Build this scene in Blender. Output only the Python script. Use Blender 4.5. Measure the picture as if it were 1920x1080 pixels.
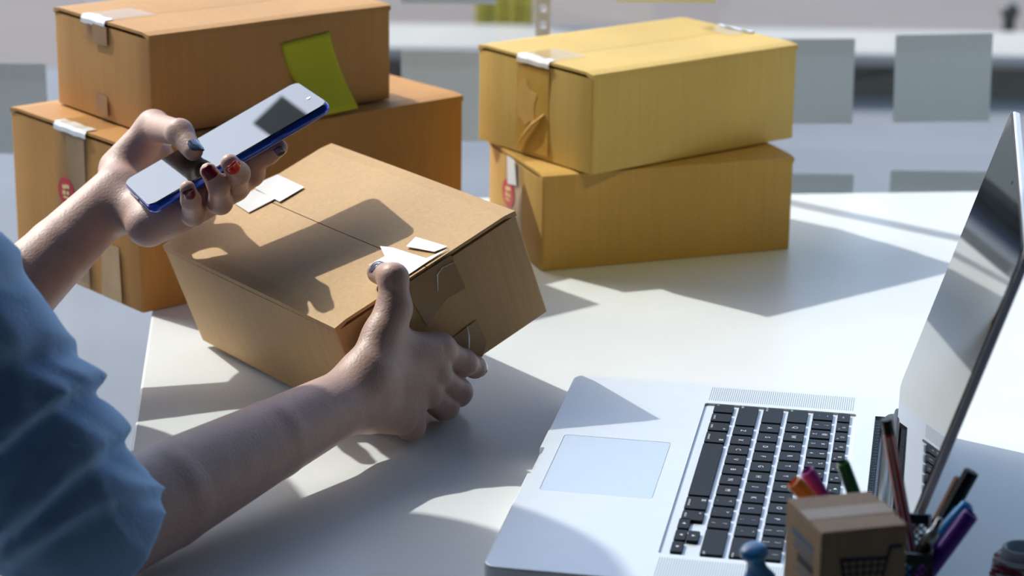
import bpy, bmesh, math, random
import numpy as np
from mathutils import Matrix, Vector, noise

for o in list(bpy.data.objects): bpy.data.objects.remove(o, do_unlink=True)
S = bpy.context.scene
COL = S.collection
rnd = random.Random(7)

# ------------------------------------------------------------------ camera, sky, sun, exposure
# world units are metres, table top at z = 0, floor at z = FZ
FZ = -0.74
F_PX, CAM_H, PITCH, ROLL = 4371.56, 0.602, 0.2991, 0.0138
f_ = Vector((0, math.cos(PITCH), -math.sin(PITCH))); r_ = Vector((1, 0, 0)); u_ = r_.cross(f_)
cr, sr = math.cos(ROLL), math.sin(ROLL)
R_, U_ = cr * r_ + sr * u_, -sr * r_ + cr * u_
CAMO = Vector((0, 0, CAM_H))
cd = bpy.data.cameras.new('camera'); cam = bpy.data.objects.new('camera', cd); COL.objects.link(cam)
m = Matrix((R_, U_, -f_)).transposed().to_4x4(); m.translation = CAMO
cam.matrix_world = m
cd.sensor_width = 36; cd.lens = F_PX / 1920 * 36; cd.clip_start = 0.05; cd.clip_end = 200
cd.dof.use_dof = True; cd.dof.focus_distance = 1.66; cd.dof.aperture_fstop = 8.0
S.camera = cam

W = bpy.data.worlds.new('sky'); S.world = W; W.use_nodes = True
wn = W.node_tree.nodes; wl = W.node_tree.links
sky = wn.new('ShaderNodeTexSky'); sky.sky_type = 'NISHITA'; sky.sun_disc = False
sky.sun_elevation = math.radians(43); sky.sun_rotation = math.radians(-49.5); sky.air_density = 1.0; sky.dust_density = 2.2; sky.ozone_density = 2.0
wn['Background'].inputs[1].default_value = 0.39
wl.new(sky.outputs[0], wn['Background'].inputs[0])

sd = bpy.data.lights.new('sun', 'SUN'); so = bpy.data.objects.new('sun', sd); COL.objects.link(so)
sd.energy = 4.4; sd.angle = math.radians(.75); sd.color = (1.0, 0.955, 0.88)
SUN = Vector((.765, -.64, -.93)).normalized()
so.rotation_euler = SUN.to_track_quat('-Z', 'Y').to_euler(); so.location = (-3, 5, 5)

# warm fill spot added to brighten the right stack; made-up housing built further down
pd = bpy.data.lights.new('fill_spot', 'SPOT'); po = bpy.data.objects.new('fill_spot', pd); COL.objects.link(po)
FILL_POS = Vector((.42, .95, 1.35)); pd.energy = 20; pd.color = (1.0, .86, .30); pd.spot_size = math.radians(17); pd.spot_blend = .8; pd.shadow_soft_size = .03
po.location = FILL_POS; po.rotation_euler = (Vector((.14, 2.02, .16))-FILL_POS).to_track_quat('-Z', 'Y').to_euler()

S.view_settings.view_transform = 'Standard'; S.view_settings.look = 'None'
S.view_settings.gamma = 1; S.view_settings.use_curve_mapping = False
S.view_settings.exposure = 0.0

def ray(px, py):
    return R_ * ((px - 960) / F_PX) + U_ * ((540 - py) / F_PX) + f_
def at(px, py, z=None, Y=None, plane=None):
    """where the sight line of a photo pixel meets a horizontal plane, a plane y = Y, or a plane (point, normal)"""
    d = ray(px, py)
    if plane: t = (plane[0] - CAMO).dot(plane[1]) / d.dot(plane[1])
    elif z is not None: t = (z - CAM_H) / d.z
    else: t = Y / d.y
    return CAMO + d * t

# ------------------------------------------------------------------ helpers
def tag(o, label=None, cat=None, group=None, kind=None):
    if label: o['label'] = label
    if cat: o['category'] = cat
    if group: o['group'] = group
    if kind: o['kind'] = kind
    return o
def empty(name, mat4=None):
    o = bpy.data.objects.new(name, None); COL.objects.link(o); o.empty_display_size = .02
    if mat4 is not None: o.matrix_world = mat4
    return o
def link_mesh(name, me, mt, parent=None, smooth=False):
    o = bpy.data.objects.new(name, me); COL.objects.link(o)
    if mt: me.materials.append(mt)
    if smooth: me.polygons.foreach_set('use_smooth', [True] * len(me.polygons))
    if parent: o.parent = parent
    return o
def obj(name, bm, mt, parent=None, smooth=False):
    me = bpy.data.meshes.new(name); bm.normal_update(); bm.to_mesh(me); bm.free()
    return link_mesh(name, me, mt, parent, smooth)
def box(bm, x0, x1, y0, y1, z0, z1, bev=0, seg=2, M=None):
    r = bmesh.ops.create_cube(bm, size=1)
    vs = r['verts']
    bmesh.ops.transform(bm, matrix=Matrix.Translation(((x0+x1)/2, (y0+y1)/2, (z0+z1)/2)) @ Matrix.Diagonal((x1-x0, y1-y0, z1-z0, 1)), verts=vs)
    if bev:
        es = list({e for v in vs for e in v.link_edges})
        rr = bmesh.ops.bevel(bm, geom=es, offset=bev, segments=seg, affect='EDGES', profile=.5)
        vs = list({v for f in rr['faces'] for v in f.verts} | {v for v in vs if v.is_valid})
    if M is not None: bmesh.ops.transform(bm, matrix=M, verts=vs)
    return vs
def rbox(bm, x0, x1, y0, y1, z0, z1, r, n=6, bev=0, top=True):
    """plate with rounded vertical corners and optionally a small bevel round its top and bottom"""
    pts = []
    for cx, cy, a0 in ((x1-r, y1-r, 0), (x0+r, y1-r, 90), (x0+r, y0+r, 180), (x1-r, y0+r, 270)):
        for i in range(n + 1):
            a = math.radians(a0 + 90 * i / n); pts.append((cx, cy, math.cos(a), math.sin(a)))
    lv = [(z0, r)] if not bev else [(z0, r-bev), (z0+bev*.3, r-bev*.3), (z0+bev, r)]
    lv += [(z1, r)] if not bev else [(z1-bev, r), (z1-bev*.3, r-bev*.3), (z1, r-bev)]
    rings = [[bm.verts.new((cx+c*q, cy+s*q, z)) for cx, cy, c, s in pts] for z, q in lv]
    for a, b in zip(rings, rings[1:]):
        for i in range(len(pts)): j = (i+1) % len(pts); bm.faces.new((a[i], a[j], b[j], b[i]))
    bm.faces.new(rings[0][::-1]); bm.faces.new(rings[-1])
def tube(bm, pts, rad, n=10, cap=True):
    pts = [Vector(p) for p in pts]; rads = rad if isinstance(rad, (list, tuple)) else [rad]*len(pts)
    rings = []; prev = None
    for i, p in enumerate(pts):
        t = (pts[min(i+1, len(pts)-1)] - pts[max(i-1, 0)]).normalized()
        if prev is None: prev = t.orthogonal().normalized()
        prev = (prev - t*prev.dot(t)).normalized(); b = t.cross(prev)
        rings.append([bm.verts.new(p + (prev*math.cos(2*math.pi*k/n) + b*math.sin(2*math.pi*k/n))*rads[i]) for k in range(n)])
    for a, b in zip(rings, rings[1:]):
        for k in range(n): bm.faces.new((a[k], a[(k+1) % n], b[(k+1) % n], b[k]))
    if cap: bm.faces.new(rings[0][::-1]); bm.faces.new(rings[-1])
def lathe(bm, prof, n=32, cap=True):
    rings = [[bm.verts.new((r*math.cos(2*math.pi*k/n), r*math.sin(2*math.pi*k/n), z)) for k in range(n)] for r, z in prof]
    for a, b in zip(rings, rings[1:]):
        for k in range(n): bm.faces.new((a[k], a[(k+1) % n], b[(k+1) % n], b[k]))
    if cap: bm.faces.new(rings[0][::-1]); bm.faces.new(rings[-1])
def poly(bm, pts, th=0.0, nrm=(0, 0, 1)):
    """flat plate from an outline, with thickness th along nrm"""
    n = Vector(nrm)
    a = [bm.verts.new(Vector(p)) for p in pts]; b = [bm.verts.new(Vector(p) + n*th) for p in pts]
    bm.faces.new(b); bm.faces.new(a[::-1])
    for i in range(len(pts)): j = (i+1) % len(pts); bm.faces.new((a[i], a[j], b[j], b[i]))
    bmesh.ops.recalc_face_normals(bm, faces=bm.faces)

# ------------------------------------------------------------------ materials
def srgb(r, g, b):
    return tuple(((c/255)/12.92 if c/255 <= .04045 else ((c/255+.055)/1.055)**2.4) for c in (r, g, b)) + (1,)
def mat(name, col, rough=.5, metal=0, var=0, vscale=20, bump=0, bscale=200, spec=None, ior=None, coat=0, sss=0, trans=0, stretch=None, var2=None):
    mt = bpy.data.materials.new(name); mt.use_nodes = True
    nt = mt.node_tree; N = nt.nodes; L = nt.links; p = N['Principled BSDF']
    c = srgb(*col) if max(col) > 1 else tuple(col) + (1,)
    p.inputs['Base Color'].default_value = c; p.inputs['Roughness'].default_value = rough; p.inputs['Metallic'].default_value = metal
    if spec is not None: p.inputs['Specular IOR Level'].default_value = spec
    if ior: p.inputs['IOR'].default_value = ior
    if coat: p.inputs['Coat Weight'].default_value = coat; p.inputs['Coat Roughness'].default_value = .03
    if sss: p.inputs['Subsurface Weight'].default_value = sss; p.inputs['Subsurface Radius'].default_value = (.012, .005, .003); p.inputs['Subsurface Scale'].default_value = 1
    if trans: p.inputs['Transmission Weight'].default_value = trans
    if var or bump:
        tc = N.new('ShaderNodeTexCoord'); mp = N.new('ShaderNodeMapping'); L.new(tc.outputs['Object'], mp.inputs[0])
        if stretch: mp.inputs['Scale'].default_value = stretch
    if var:
        no = N.new('ShaderNodeTexNoise'); no.inputs['Scale'].default_value = vscale; no.inputs['Detail'].default_value = 6; L.new(mp.outputs[0], no.inputs[0])
        rp = N.new('ShaderNodeValToRGB'); rp.color_ramp.elements[0].position = .3; rp.color_ramp.elements[1].position = .72
        c2 = srgb(*var2) if var2 else None
        rp.color_ramp.elements[0].color = c2 or tuple(x*(1-var) for x in c[:3])+(1,)
        rp.color_ramp.elements[1].color = c if c2 else tuple(min(1, x*(1+var)) for x in c[:3])+(1,)
        L.new(no.outputs[0], rp.inputs[0]); L.new(rp.outputs[0], p.inputs['Base Color'])
    if bump:
        n2 = N.new('ShaderNodeTexNoise'); n2.inputs['Scale'].default_value = bscale; n2.inputs['Detail'].default_value = 4; L.new(mp.outputs[0], n2.inputs[0])
        bp = N.new('ShaderNodeBump'); bp.inputs['Strength'].default_value = bump; bp.inputs['Distance'].default_value = .001
        L.new(n2.outputs[0], bp.inputs['Height']); L.new(bp.outputs[0], p.inputs['Normal'])
    return mt
def card(name, col):
    """kraft cardboard: fibre speckle, faint flute lines, slow blotches"""
    mt = mat(name, col, .62); nt = mt.node_tree; N = nt.nodes; L = nt.links; p = N['Principled BSDF']; p.inputs['Specular IOR Level'].default_value = .3
    tc = N.new('ShaderNodeTexCoord'); c = srgb(*col)
    def nz(scale, det, st=(1, 1, 1)):
        mp = N.new('ShaderNodeMapping'); mp.inputs['Scale'].default_value = st; L.new(tc.outputs['Object'], mp.inputs[0])
        n = N.new('ShaderNodeTexNoise'); n.inputs['Scale'].default_value = scale; n.inputs['Detail'].default_value = det; L.new(mp.outputs[0], n.inputs[0]); return n
    a = nz(9, 3); b = nz(900, 2); d = nz(260, 2, (1, 1, .03))
    ma = N.new('ShaderNodeMath'); ma.operation = 'MULTIPLY_ADD'; ma.inputs[1].default_value = .35; L.new(b.outputs[0], ma.inputs[0])
    mb = N.new('ShaderNodeMath'); mb.operation = 'MULTIPLY_ADD'; mb.inputs[1].default_value = .25; L.new(d.outputs[0], mb.inputs[0]); 
    mc = N.new('ShaderNodeMath'); mc.operation = 'MULTIPLY'; mc.inputs[1].default_value = .4; L.new(a.outputs[0], mc.inputs[0])
    L.new(mc.outputs[0], mb.inputs[2]); L.new(mb.outputs[0], ma.inputs[2])
    rp = N.new('ShaderNodeValToRGB'); e = rp.color_ramp.elements; e[0].position = .3; e[1].position = .7
    e[0].color = tuple(x*.82 for x in c[:3])+(1,); e[1].color = tuple(min(1, x*1.14) for x in c[:3])+(1,)
    L.new(ma.outputs[0], rp.inputs[0]); L.new(rp.outputs[0], p.inputs['Base Color'])
    bp = N.new('ShaderNodeBump'); bp.inputs['Strength'].default_value = .25; bp.inputs['Distance'].default_value = .0008
    L.new(mb.outputs[0], bp.inputs['Height']); L.new(bp.outputs[0], p.inputs['Normal'])
    return mt
def clear(name, tint, amount, rough=.08):
    """thin clear film: mostly lets light through, with a glossy face"""
    mt = bpy.data.materials.new(name); mt.use_nodes = True; nt = mt.node_tree; N = nt.nodes; L = nt.links
    N.remove(N['Principled BSDF']); out = N['Material Output']
    tr = N.new('ShaderNodeBsdfTransparent'); tr.inputs[0].default_value = tint
    gl = N.new('ShaderNodeBsdfGlossy'); gl.inputs['Roughness'].default_value = rough
    lw = N.new('ShaderNodeLayerWeight'); lw.inputs[0].default_value = .5
    pw = N.new('ShaderNodeMath'); pw.operation = 'POWER'; pw.inputs[1].default_value = 4.0; L.new(lw.outputs['Facing'], pw.inputs[0])
    ml = N.new('ShaderNodeMath'); ml.operation = 'MULTIPLY_ADD'; ml.inputs[1].default_value = .7*amount; ml.inputs[2].default_value = .04*amount; L.new(pw.outputs[0], ml.inputs[0])
    mx = N.new('ShaderNodeMixShader'); L.new(ml.outputs[0], mx.inputs[0]); L.new(tr.outputs[0], mx.inputs[1]); L.new(gl.outputs[0], mx.inputs[2])
    L.new(mx.outputs[0], out.inputs[0]); return mt
def paper(name, col, through):
    """thin paper that lets part of the light through"""
    mt = bpy.data.materials.new(name); mt.use_nodes = True; nt = mt.node_tree; N = nt.nodes; L = nt.links
    N.remove(N['Principled BSDF']); out = N['Material Output']; c = srgb(*col)
    a = N.new('ShaderNodeBsdfDiffuse'); a.inputs[0].default_value = c
    b = N.new('ShaderNodeBsdfTranslucent'); b.inputs[0].default_value = c
    mx = N.new('ShaderNodeMixShader'); mx.inputs[0].default_value = through
    L.new(a.outputs[0], mx.inputs[1]); L.new(b.outputs[0], mx.inputs[2]); L.new(mx.outputs[0], out.inputs[0]); return mt

M = {}
M['wall'] = mat('wall_paint', (84, 92, 102), .8, var=.03, vscale=3)
M['ceil'] = mat('ceiling_paint', (96, 102, 110), .85, var=.02, vscale=3)
M['floor'] = mat('floor_tile', (150, 160, 172), .35, var=.08, vscale=4)
M['pave'] = mat('pavement', (110, 114, 120), .8, var=.12, vscale=1.6, bump=.2, bscale=40)
M['plaza'] = mat('pinkish_paving', (106, 97, 92), .8, var=.1, vscale=1.2)
M['kerb'] = mat('pale_concrete', (156, 154, 148), .8, var=.05, vscale=5)
M['kerb_shade'] = mat('kerb_stone_shade', (70, 78, 76), .85, var=.1, vscale=6)  # shadow gap under the ledge painted in as a dark colour
M['facade'] = mat('pink_grey_render', (205, 195, 190), .85, var=.05, vscale=2)
M['olive'] = mat('olive_paint', (206, 186, 70), .6, var=.06, vscale=10)
M['alu'] = mat('window_aluminium', (190, 192, 195), .4, .6, var=.03, vscale=30)
M['whitemetal'] = mat('white_metal', (225, 225, 222), .45, var=.02, vscale=30)
M['black'] = mat('black_plastic', (18, 18, 20), .4, var=.1, vscale=60)
M['table'] = mat('white_laminate', (224, 228, 228), .34, spec=.3, var=.02, vscale=12, bump=.03, bscale=600)
M['tableedge'] = mat('white_edge_band', (215, 216, 214), .4, var=.02, vscale=20)
M['tape'] = mat('brown_packing_tape', (150, 112, 66), .16, var=.1, vscale=40, bump=.3, bscale=90, coat=.4)
M['tapeface'] = clear('clear_packing_tape', (.955, .945, .93, 1), .35, .12)
M['glare_scrap_white'] = mat('white_tape_glare_and_scrap', (242, 242, 240), .15, var=.03, vscale=60, bump=.5, bscale=60, coat=.6)  # sky glare on clear tape painted white; also the white paper scrap
M['wcard'] = {k: card('cardboard_'+k, c) for k, c in dict(held=(196, 158, 108), amber=(196, 146, 84), brown=(194, 140, 74), straw_glow=(208, 176, 98), honey_glow=(198, 158, 84), mini=(172, 144, 112)).items()}  # right-stack cardboards yellowed: a warm glow of light put into the colour
M['gap_shade'] = mat('gap_shade_cardboard', (86, 66, 42), .8, var=.1, vscale=80)  # inner flaps darkened so the gap's shade is in the colour
M['red'] = mat('red_print', (196, 44, 52), .45, var=.04, vscale=50)
M['cream'] = mat('cream_print', (240, 215, 150), .5, var=.04, vscale=50)
M['green_note'] = paper('lime_paper', (240, 244, 92), .5)
M['grey_note'] = paper('pale_grey_paper', (200, 206, 208), .45)
M['olive_note'] = paper('cream_paper', (228, 220, 176), .5)
M['canvas'] = mat('grey_canvas', (120, 124, 126), .85, var=.04, vscale=8)
M['glass'] = clear('window_glass', (.95, .97, .97, 1), .7, .0)

# ------------------------------------------------------------------ the room
bm = bmesh.new(); box(bm, -3, 3, -2.2, 2.56, FZ-.1, FZ); tag(obj('floor', bm, M['floor']), kind='structure')
bm = bmesh.new(); box(bm, -3, 3, -2.2, 2.56, 1.96, 2.06); tag(obj('ceiling', bm, M['ceil']), kind='structure')
bm = bmesh.new(); box(bm, -3, 3, -2.3, -2.2, FZ, 1.96); tag(obj('wall_front', bm, M['wall']), kind='structure')
bm = bmesh.new(); box(bm, 3, 3.1, -2.3, 2.56, FZ, 1.96); tag(obj('wall_right', bm, M['wall']), kind='structure')
bm = bmesh.new(); box(bm, -3.1, -3, -2.3, 2.56, FZ, 1.96); tag(obj('wall_left', bm, M['wall']), kind='structure')
GY = 2.50
win = empty('window_1', Matrix.Translation((0, GY, FZ))); tag(win, kind='structure')
def wpart(name, x0, x1, z0, z1, d, mt, bev=.002):
    bm = bmesh.new(); box(bm, x0, x1, -d, d, z0-FZ, z1-FZ, bev); return obj(name, bm, mt, win)
wpart('glass_pane', -2.97, 2.97, FZ+.03, 1.93, .004, M['glass'], 0)
wpart('frame', -3, 3, FZ, FZ+.04, .03, M['alu']); wpart('frame', -3, 3, 1.92, 1.96, .03, M['alu'])
wpart('frame', -3, -2.95, FZ+.04, 1.92, .03, M['alu']); wpart('frame', 2.95, 3, FZ+.04, 1.92, .03, M['alu'])
# slotted white upright just inside the glass
ux = at(1018, 30, Y=GY-.03).x
bm = bmesh.new()
for s in (-1, 1): box(bm, ux+s*.0055-.0022, ux+s*.0055+.0022, GY-.045, GY-.03, FZ, 1.23)
for k in range(110):
    z = FZ+.01+k*.0178; box(bm, ux-.0035, ux+.0035, GY-.043, GY-.032, z, z+.0095)
tag(obj('trim_1', bm, M['whitemetal']), kind='structure')

dl = empty('fill_housing', Matrix.Translation(FILL_POS)); tag(dl, 'made-up black housing of the added warm spot, hanging over the table', 'lamp')  # unseen housing made up for the added warm spot
bm = bmesh.new(); lathe(bm, [(.05, .0), (.052, .002), (.050, .09), (.03, .11), (.008, .115)], 24, False)
bmesh.ops.transform(bm, matrix=(FILL_POS-Vector((.14, 2.02, .16))).to_track_quat('Z', 'Y').to_matrix().to_4x4(), verts=bm.verts); obj('shade', bm, M['black'], dl, True)
bm = bmesh.new(); tube(bm, [(.02, -.07, .08), (.02, -.07, 1.96-FILL_POS.z)], .003, 8); obj('cord', bm, M['black'], dl)
# outside
bm = bmesh.new(); box(bm, -14, 14, 2.56, 6.39, FZ-.2, FZ); tag(obj('pavement', bm, M['pave']), kind='structure')
bm = bmesh.new(); box(bm, -60, 60, 6.39, 90, FZ-.2, FZ+.001); tag(obj('plaza_ground', bm, M['plaza']), kind='structure')
lx0, lx1 = at(660, 60, Y=6.4).x, at(1330, 60, Y=6.2).x
bm = bmesh.new(); box(bm, lx0+.02, lx1, 6.25, 6.37, FZ, FZ+.10); tag(obj('ledge_base', bm, M['pave']), kind='structure')
bm = bmesh.new(); box(bm, lx1, 14, 6.25, 6.37, FZ, FZ+.10); tag(obj('ledge_base', bm, M['kerb_shade']), kind='structure')
bm = bmesh.new(); box(bm, lx0, 14, 6.05, 6.40, FZ+.10, FZ+.135, .012); tag(obj('ledge_top', bm, M['kerb']), kind='structure')
# olive planter box behind the ledge
P0 = at(890, 46, Y=6.5); P1 = at(1004, 46, Y=6.5)
pl = empty('planter_box', Matrix.Translation((P0.x, P0.y, FZ+.001)))
tag(pl, 'olive yellow slatted planter box outside behind the pale ledge', 'planter')
wpl = P1.x-P0.x
for k in range(4):
    bm = bmesh.new(); box(bm, k*wpl/4, (k+1)*wpl/4-.006, 0, .025, .02, .55, .004); obj('slat', bm, M['olive'], pl)
bm = bmesh.new(); box(bm, 0, wpl-.006, .026, .2, 0, .5); obj('body', bm, M['olive'], pl)
P0 = at(1894, 20, Y=6.6); HB_ = (at(1894, 6, Y=6.6).z-FZ)/.34
bo = empty('bollard', Matrix.Translation((P0.x, P0.y, FZ+.001))); tag(bo, 'small black bollard on the pavement outside beyond the ledge', 'bollard')
bm = bmesh.new(); lathe(bm, [(.018, 0), (.018, .26*HB_), (.026, .27*HB_), (.026, .31*HB_), (.016, .335*HB_), (.004, .34*HB_)], 20); obj('post', bm, M['black'], bo, True)
bm = bmesh.new(); lathe(bm, [(.04, 0), (.04, .01), (.02, .016)], 20); obj('base', bm, M['black'], bo, True)

# paper squares stuck on the glass
def wnote(px0, py0, px1, py1, label, mt='grey_note', skew=.0):
    a = at(px0, py0, Y=GY-.008); b = at(px1, py1, Y=GY-.008)
    wx, hz = b.x-a.x, a.z-b.z
    o = empty('paper_note', Matrix.Translation((a.x, GY-.0055, b.z)) @ Matrix.Rotation(skew, 4, 'Y'))
    bm = bmesh.new(); n = 8
    g = [[bm.verts.new((wx*i/n, -.0006-.004*max(0, .35-j/n)**2*(1+.4*math.sin(i)), hz*j/n)) for i in range(n+1)] for j in range(n+1)]
    for j in range(n):
        for i in range(n): bm.faces.new((g[j][i], g[j][i+1], g[j+1][i+1], g[j+1][i]))
    me = obj('sheet', bm, M[mt], o); md = me.modifiers.new('t', 'SOLIDIFY'); md.thickness = .0002
    bm = bmesh.new(); box(bm, wx*.02, wx*.98, -.0003, .0012, hz*.82, hz*.99); obj('adhesive_strip', bm, M['tapeface'], o)
    tag(o, label, 'note', 'paper notes on the window'); return o
wnote(1685, 66, 1855, 233, 'pale grey paper note on the window, straight above the laptop screen top', skew=-.03)
wnote(1428, 74, 1598, 236, 'pale grey paper note on the window half behind the upper right carton', skew=-.02)
wnote(752, 95, 922, 266, 'pale grey paper note on the window between the two carton stacks')
wnote(-78, 118, 93, 290, 'pale grey paper note on the window beside the left carton stack')
wnote(1418, 325, 1592, 492, 'pale grey paper note low on the window, right of the lower right carton')
wnote(1670, 320, 1842, 488, 'pale grey paper note low on the window behind the table, left of the laptop screen')
wnote(752, -160, 931, 9, 'pale grey paper note cut by the top of the picture, above the gap between stacks')
wnote(1160, -165, 1342, 6, 'cream paper note cut by the top of the picture, above the right carton stack', 'olive_note')

def hnote(x, z, label, w=.098):
    d = ray(960, 540); o = empty('paper_note', Matrix.Translation((x, GY-.0055, z)))
    bm = bmesh.new(); box(bm, 0, w, -.0012, -.001, 0, w); obj('sheet', bm, M['grey_note'], o)
    bm = bmesh.new(); box(bm, .002, w-.002, -.0009, .0012, w*.82, w*.99); obj('adhesive_strip', bm, M['tapeface'], o)
    tag(o, label, 'note', 'paper notes on the window')
hnote(-.547, .558, 'small pale paper note high on the window, mirrored dark in the phone screen', .050)
# ------------------------------------------------------------------ table
tyaw = math.radians(6.0)
tx0 = Vector((-.302, 1.859, 0)); ex = Vector((math.cos(tyaw), math.sin(tyaw), 0)); ey = Vector((-math.sin(tyaw), math.cos(tyaw), 0))
TM = Matrix((ex, ey, Vector((0, 0, 1)))).transposed().to_4x4()
tb = (at(1700, 360, z=0) - tx0).dot(ey)
TM.translation = tx0 + ey*(tb-1.25) + Vector((0, 0, FZ))
tab = empty('table', TM); tag(tab, 'white laminate table under the laptop and the cartons', 'table')
H = -FZ
bm = bmesh.new(); rbox(bm, 0, 1.9, 0, 1.25, H-.026, H, .012, 5, .002); obj('tabletop', bm, M['table'], tab)
for x, y in ((.08, .08), (1.82, .08), (.08, 1.17), (1.82, 1.17)):
    bm = bmesh.new(); lathe(bm, [(.03, 0), (.03, .01), (.022, .014), (.022, H-.0268)], 20); lg = obj('leg', bm, M['whitemetal'], tab, True); lg.location = (x, y, 0)
bm = bmesh.new(); box(bm, .1, 1.8, .1, .14, H-.075, H-.027); box(bm, .1, 1.8, 1.11, 1.15, H-.075, H-.027); obj('apron_rail', bm, M['whitemetal'], tab)

# ------------------------------------------------------------------ cartons
def frame(o, x, y, z):
    m = Matrix((x, y, z)).transposed().to_4x4(); m.translation = o; return m
def carton(name, Mx, L, Wd, Hh, mt, label, cat='box', group=None, bulge=.0015):
    """local: x along the long side, y across, z up, origin at the near bottom corner; the flaps meet on a seam along x"""
    t = .003
    root = empty(name, Mx); tag(root, label, cat, group)
    bm = bmesh.new()                                      # four walls and a floor, outside skin slightly bowed
    r = .0022; n = 6
    def ring(z, d):
        pts = []
        for cx, cy, a0 in ((L-r, Wd-r, 0), (r, Wd-r, 90), (r, r, 180), (L-r, r, 270)):
            for i in range(4):
                a = math.radians(a0+30*i); pts.append(Vector((cx+math.cos(a)*(r-d), cy+math.sin(a)*(r-d), z)))
        return pts
    def strip(d, zs, flip):
        rs = []
        for z in zs:
            base = ring(z, d); full = []
            for i, p in enumerate(base):
                full.append(p); q = base[(i+1) % len(base)]
                if (q-p).length > .01:
                    for k in range(1, n):
                        s = p.lerp(q, k/n); c = math.sin(math.pi*k/n)*math.sin(math.pi*min(1, max(0, z/Hh)))
                        nn = Vector((q.y-p.y, -(q.x-p.x), 0)).normalized(); full.append(s+nn*c*bulge)
            rs.append([bm.verts.new(v) for v in full])
        for a, b in zip(rs, rs[1:]):
            k = len(a)
            for i in range(k):
                j = (i+1) % k; bm.faces.new((a[i], a[j], b[j], b[i]) if not flip else (a[i], b[i], b[j], a[j]))
        return rs
    zt = Hh-t-.0022
    zs = [0, .0015]+[zt*k/6 for k in range(1, 6)]+[zt-.001, zt]
    a = strip(0, zs, False); b = strip(t, [zt, zt-.02, t], True)
    ka, kb = a[-1], b[0]
    for i in range(len(ka)): j = (i+1) % len(ka); bm.faces.new((ka[i], ka[j], kb[j], kb[i]))
    bm.faces.new(a[0][::-1]); bm.faces.new(b[-1])
    body = obj('body', bm, mt, root)
    for f in body.data.polygons: f.use_smooth = True
    md = body.modifiers.new('s', 'EDGE_SPLIT'); md.split_angle = math.radians(40)
    bm = bmesh.new(); box(bm, t+.0005, L-t-.0005, t+.0005, Wd-t-.0005, Hh-t-.008, Hh-t-.0045); obj('inner_flap', bm, M['gap_shade'], root)
    for s in (0, 1):                                      # two long flaps
        bm = bmesh.new(); g = .0004; m_ = 10
        y0, y1 = (0.0004, Wd/2-g) if s == 0 else (Wd/2+g, Wd-.0004)
        N_ = 8; top = []; bot = []
        for i in range(m_+1):
            x = -.0006+(L+.0012)*i/m_
            tr, br = [], []
            for j in range(N_+1):
                y = y0+(y1-y0)*j/N_; e = (y/Wd)*2; e = e if s == 0 else 2-e     # 0 at the hinge, 1 at the seam
                sag = -.0014*e*math.sin(math.pi*i/m_)+.0006*noise.noise((x*9, y*9, Hh*50))
                rnd_ = -.0016*(1-min(1, e/.06))**2
                tr.append(bm.verts.new((x, y, Hh+sag+rnd_))); br.append(bm.verts.new((x, y, Hh+sag-t+.0004)))
            top.append(tr)
            hj = 0 if s == 0 else N_
            br[hj].co = (tr[hj].co.x, 0 if s == 0 else Wd, Hh-t-.0030); tr[hj].co.y = .0003 if s == 0 else Wd-.0003
            bot.append(br)
        for i in range(m_):
            for j in range(N_):
                bm.faces.new((top[i][j], top[i+1][j], top[i+1][j+1], top[i][j+1])); bm.faces.new((bot[i][j], bot[i][j+1], bot[i+1][j+1], bot[i+1][j]))
        for i in range(m_):
            bm.faces.new((top[i][0], bot[i][0], bot[i+1][0], top[i+1][0])); bm.faces.new((top[i][N_], top[i+1][N_], bot[i+1][N_], bot[i][N_]))
        for j in range(N_):
            bm.faces.new((top[0][j], top[0][j+1], bot[0][j+1], bot[0][j])); bm.faces.new((top[m_][j], bot[m_][j], bot[m_][j+1], top[m_][j+1]))
        obj('flap', bm, mt, root)
    return root
def sheet(root, name, pts, mt, ax, off, th=.00025, jit=0):
    """thin sheet on a face of a carton; ax: 't' top (x,y), 'e0' end x=0 (y,z), 'e1' end x=L (y,z), 'f' long side y=0 (x,z)"""
    bm = bmesh.new(); P = []
    for a, b in pts:
        P.append({'t': (a, b, off), 'e0': (off, a, b), 'e1': (off, a, b), 'f': (a, off, b)}[ax])
    n = {'t': (0, 0, 1), 'e0': (-1, 0, 0), 'e1': (1, 0, 0), 'f': (0, -1, 0)}[ax]
    poly(bm, P, th, n); return obj(name, bm, mt, root)

def box_frame(x, y, yaw, z0):
    return Matrix.Translation((x, y, z0)) @ Matrix.Rotation(yaw, 4, 'Z')
# right stack
RL = (.0264, 2.0035, .3499, .2465, .1449, .0884); RU = (.0687, 2.0020, .6638, .2487, .1666, .0908)
LLd = (-.3098, 1.8646, .7179, .3485, .2087, .1411); LUd = (-.3032, 1.9063, .6906, .2477, .1618, .0864)
rl = carton('cardboard_box', box_frame(*RL[:3], .0006), RL[3], RL[4], RL[5], M['wcard']['honey_glow'], 'brown cardboard box lying on the table as bottom of the right stack', group='taped cartons')
ru = carton('cardboard_box', box_frame(*RU[:3], RL[5]+.0022), RU[3], RU[4], RU[5], M['wcard']['straw_glow'], 'cardboard box, warm glow painted into its colour, turned askew on top of the right stack', group='taped cartons')
ll = carton('cardboard_box', box_frame(*LLd[:3], .0006), LLd[3], LLd[4], LLd[5], M['wcard']['brown'], 'largest cardboard box, bottom of the left stack, overhanging the table edge', group='taped cartons')
lu = carton('cardboard_box', box_frame(*LUd[:3], LLd[5]+.0022) @ Matrix.Rotation(math.radians(-.0), 4, 'X'), LUd[3], LUd[4], LUd[5], M['wcard']['amber'], 'cardboard box with a lime sticky note, top of the left stack', group='taped cartons')
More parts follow.
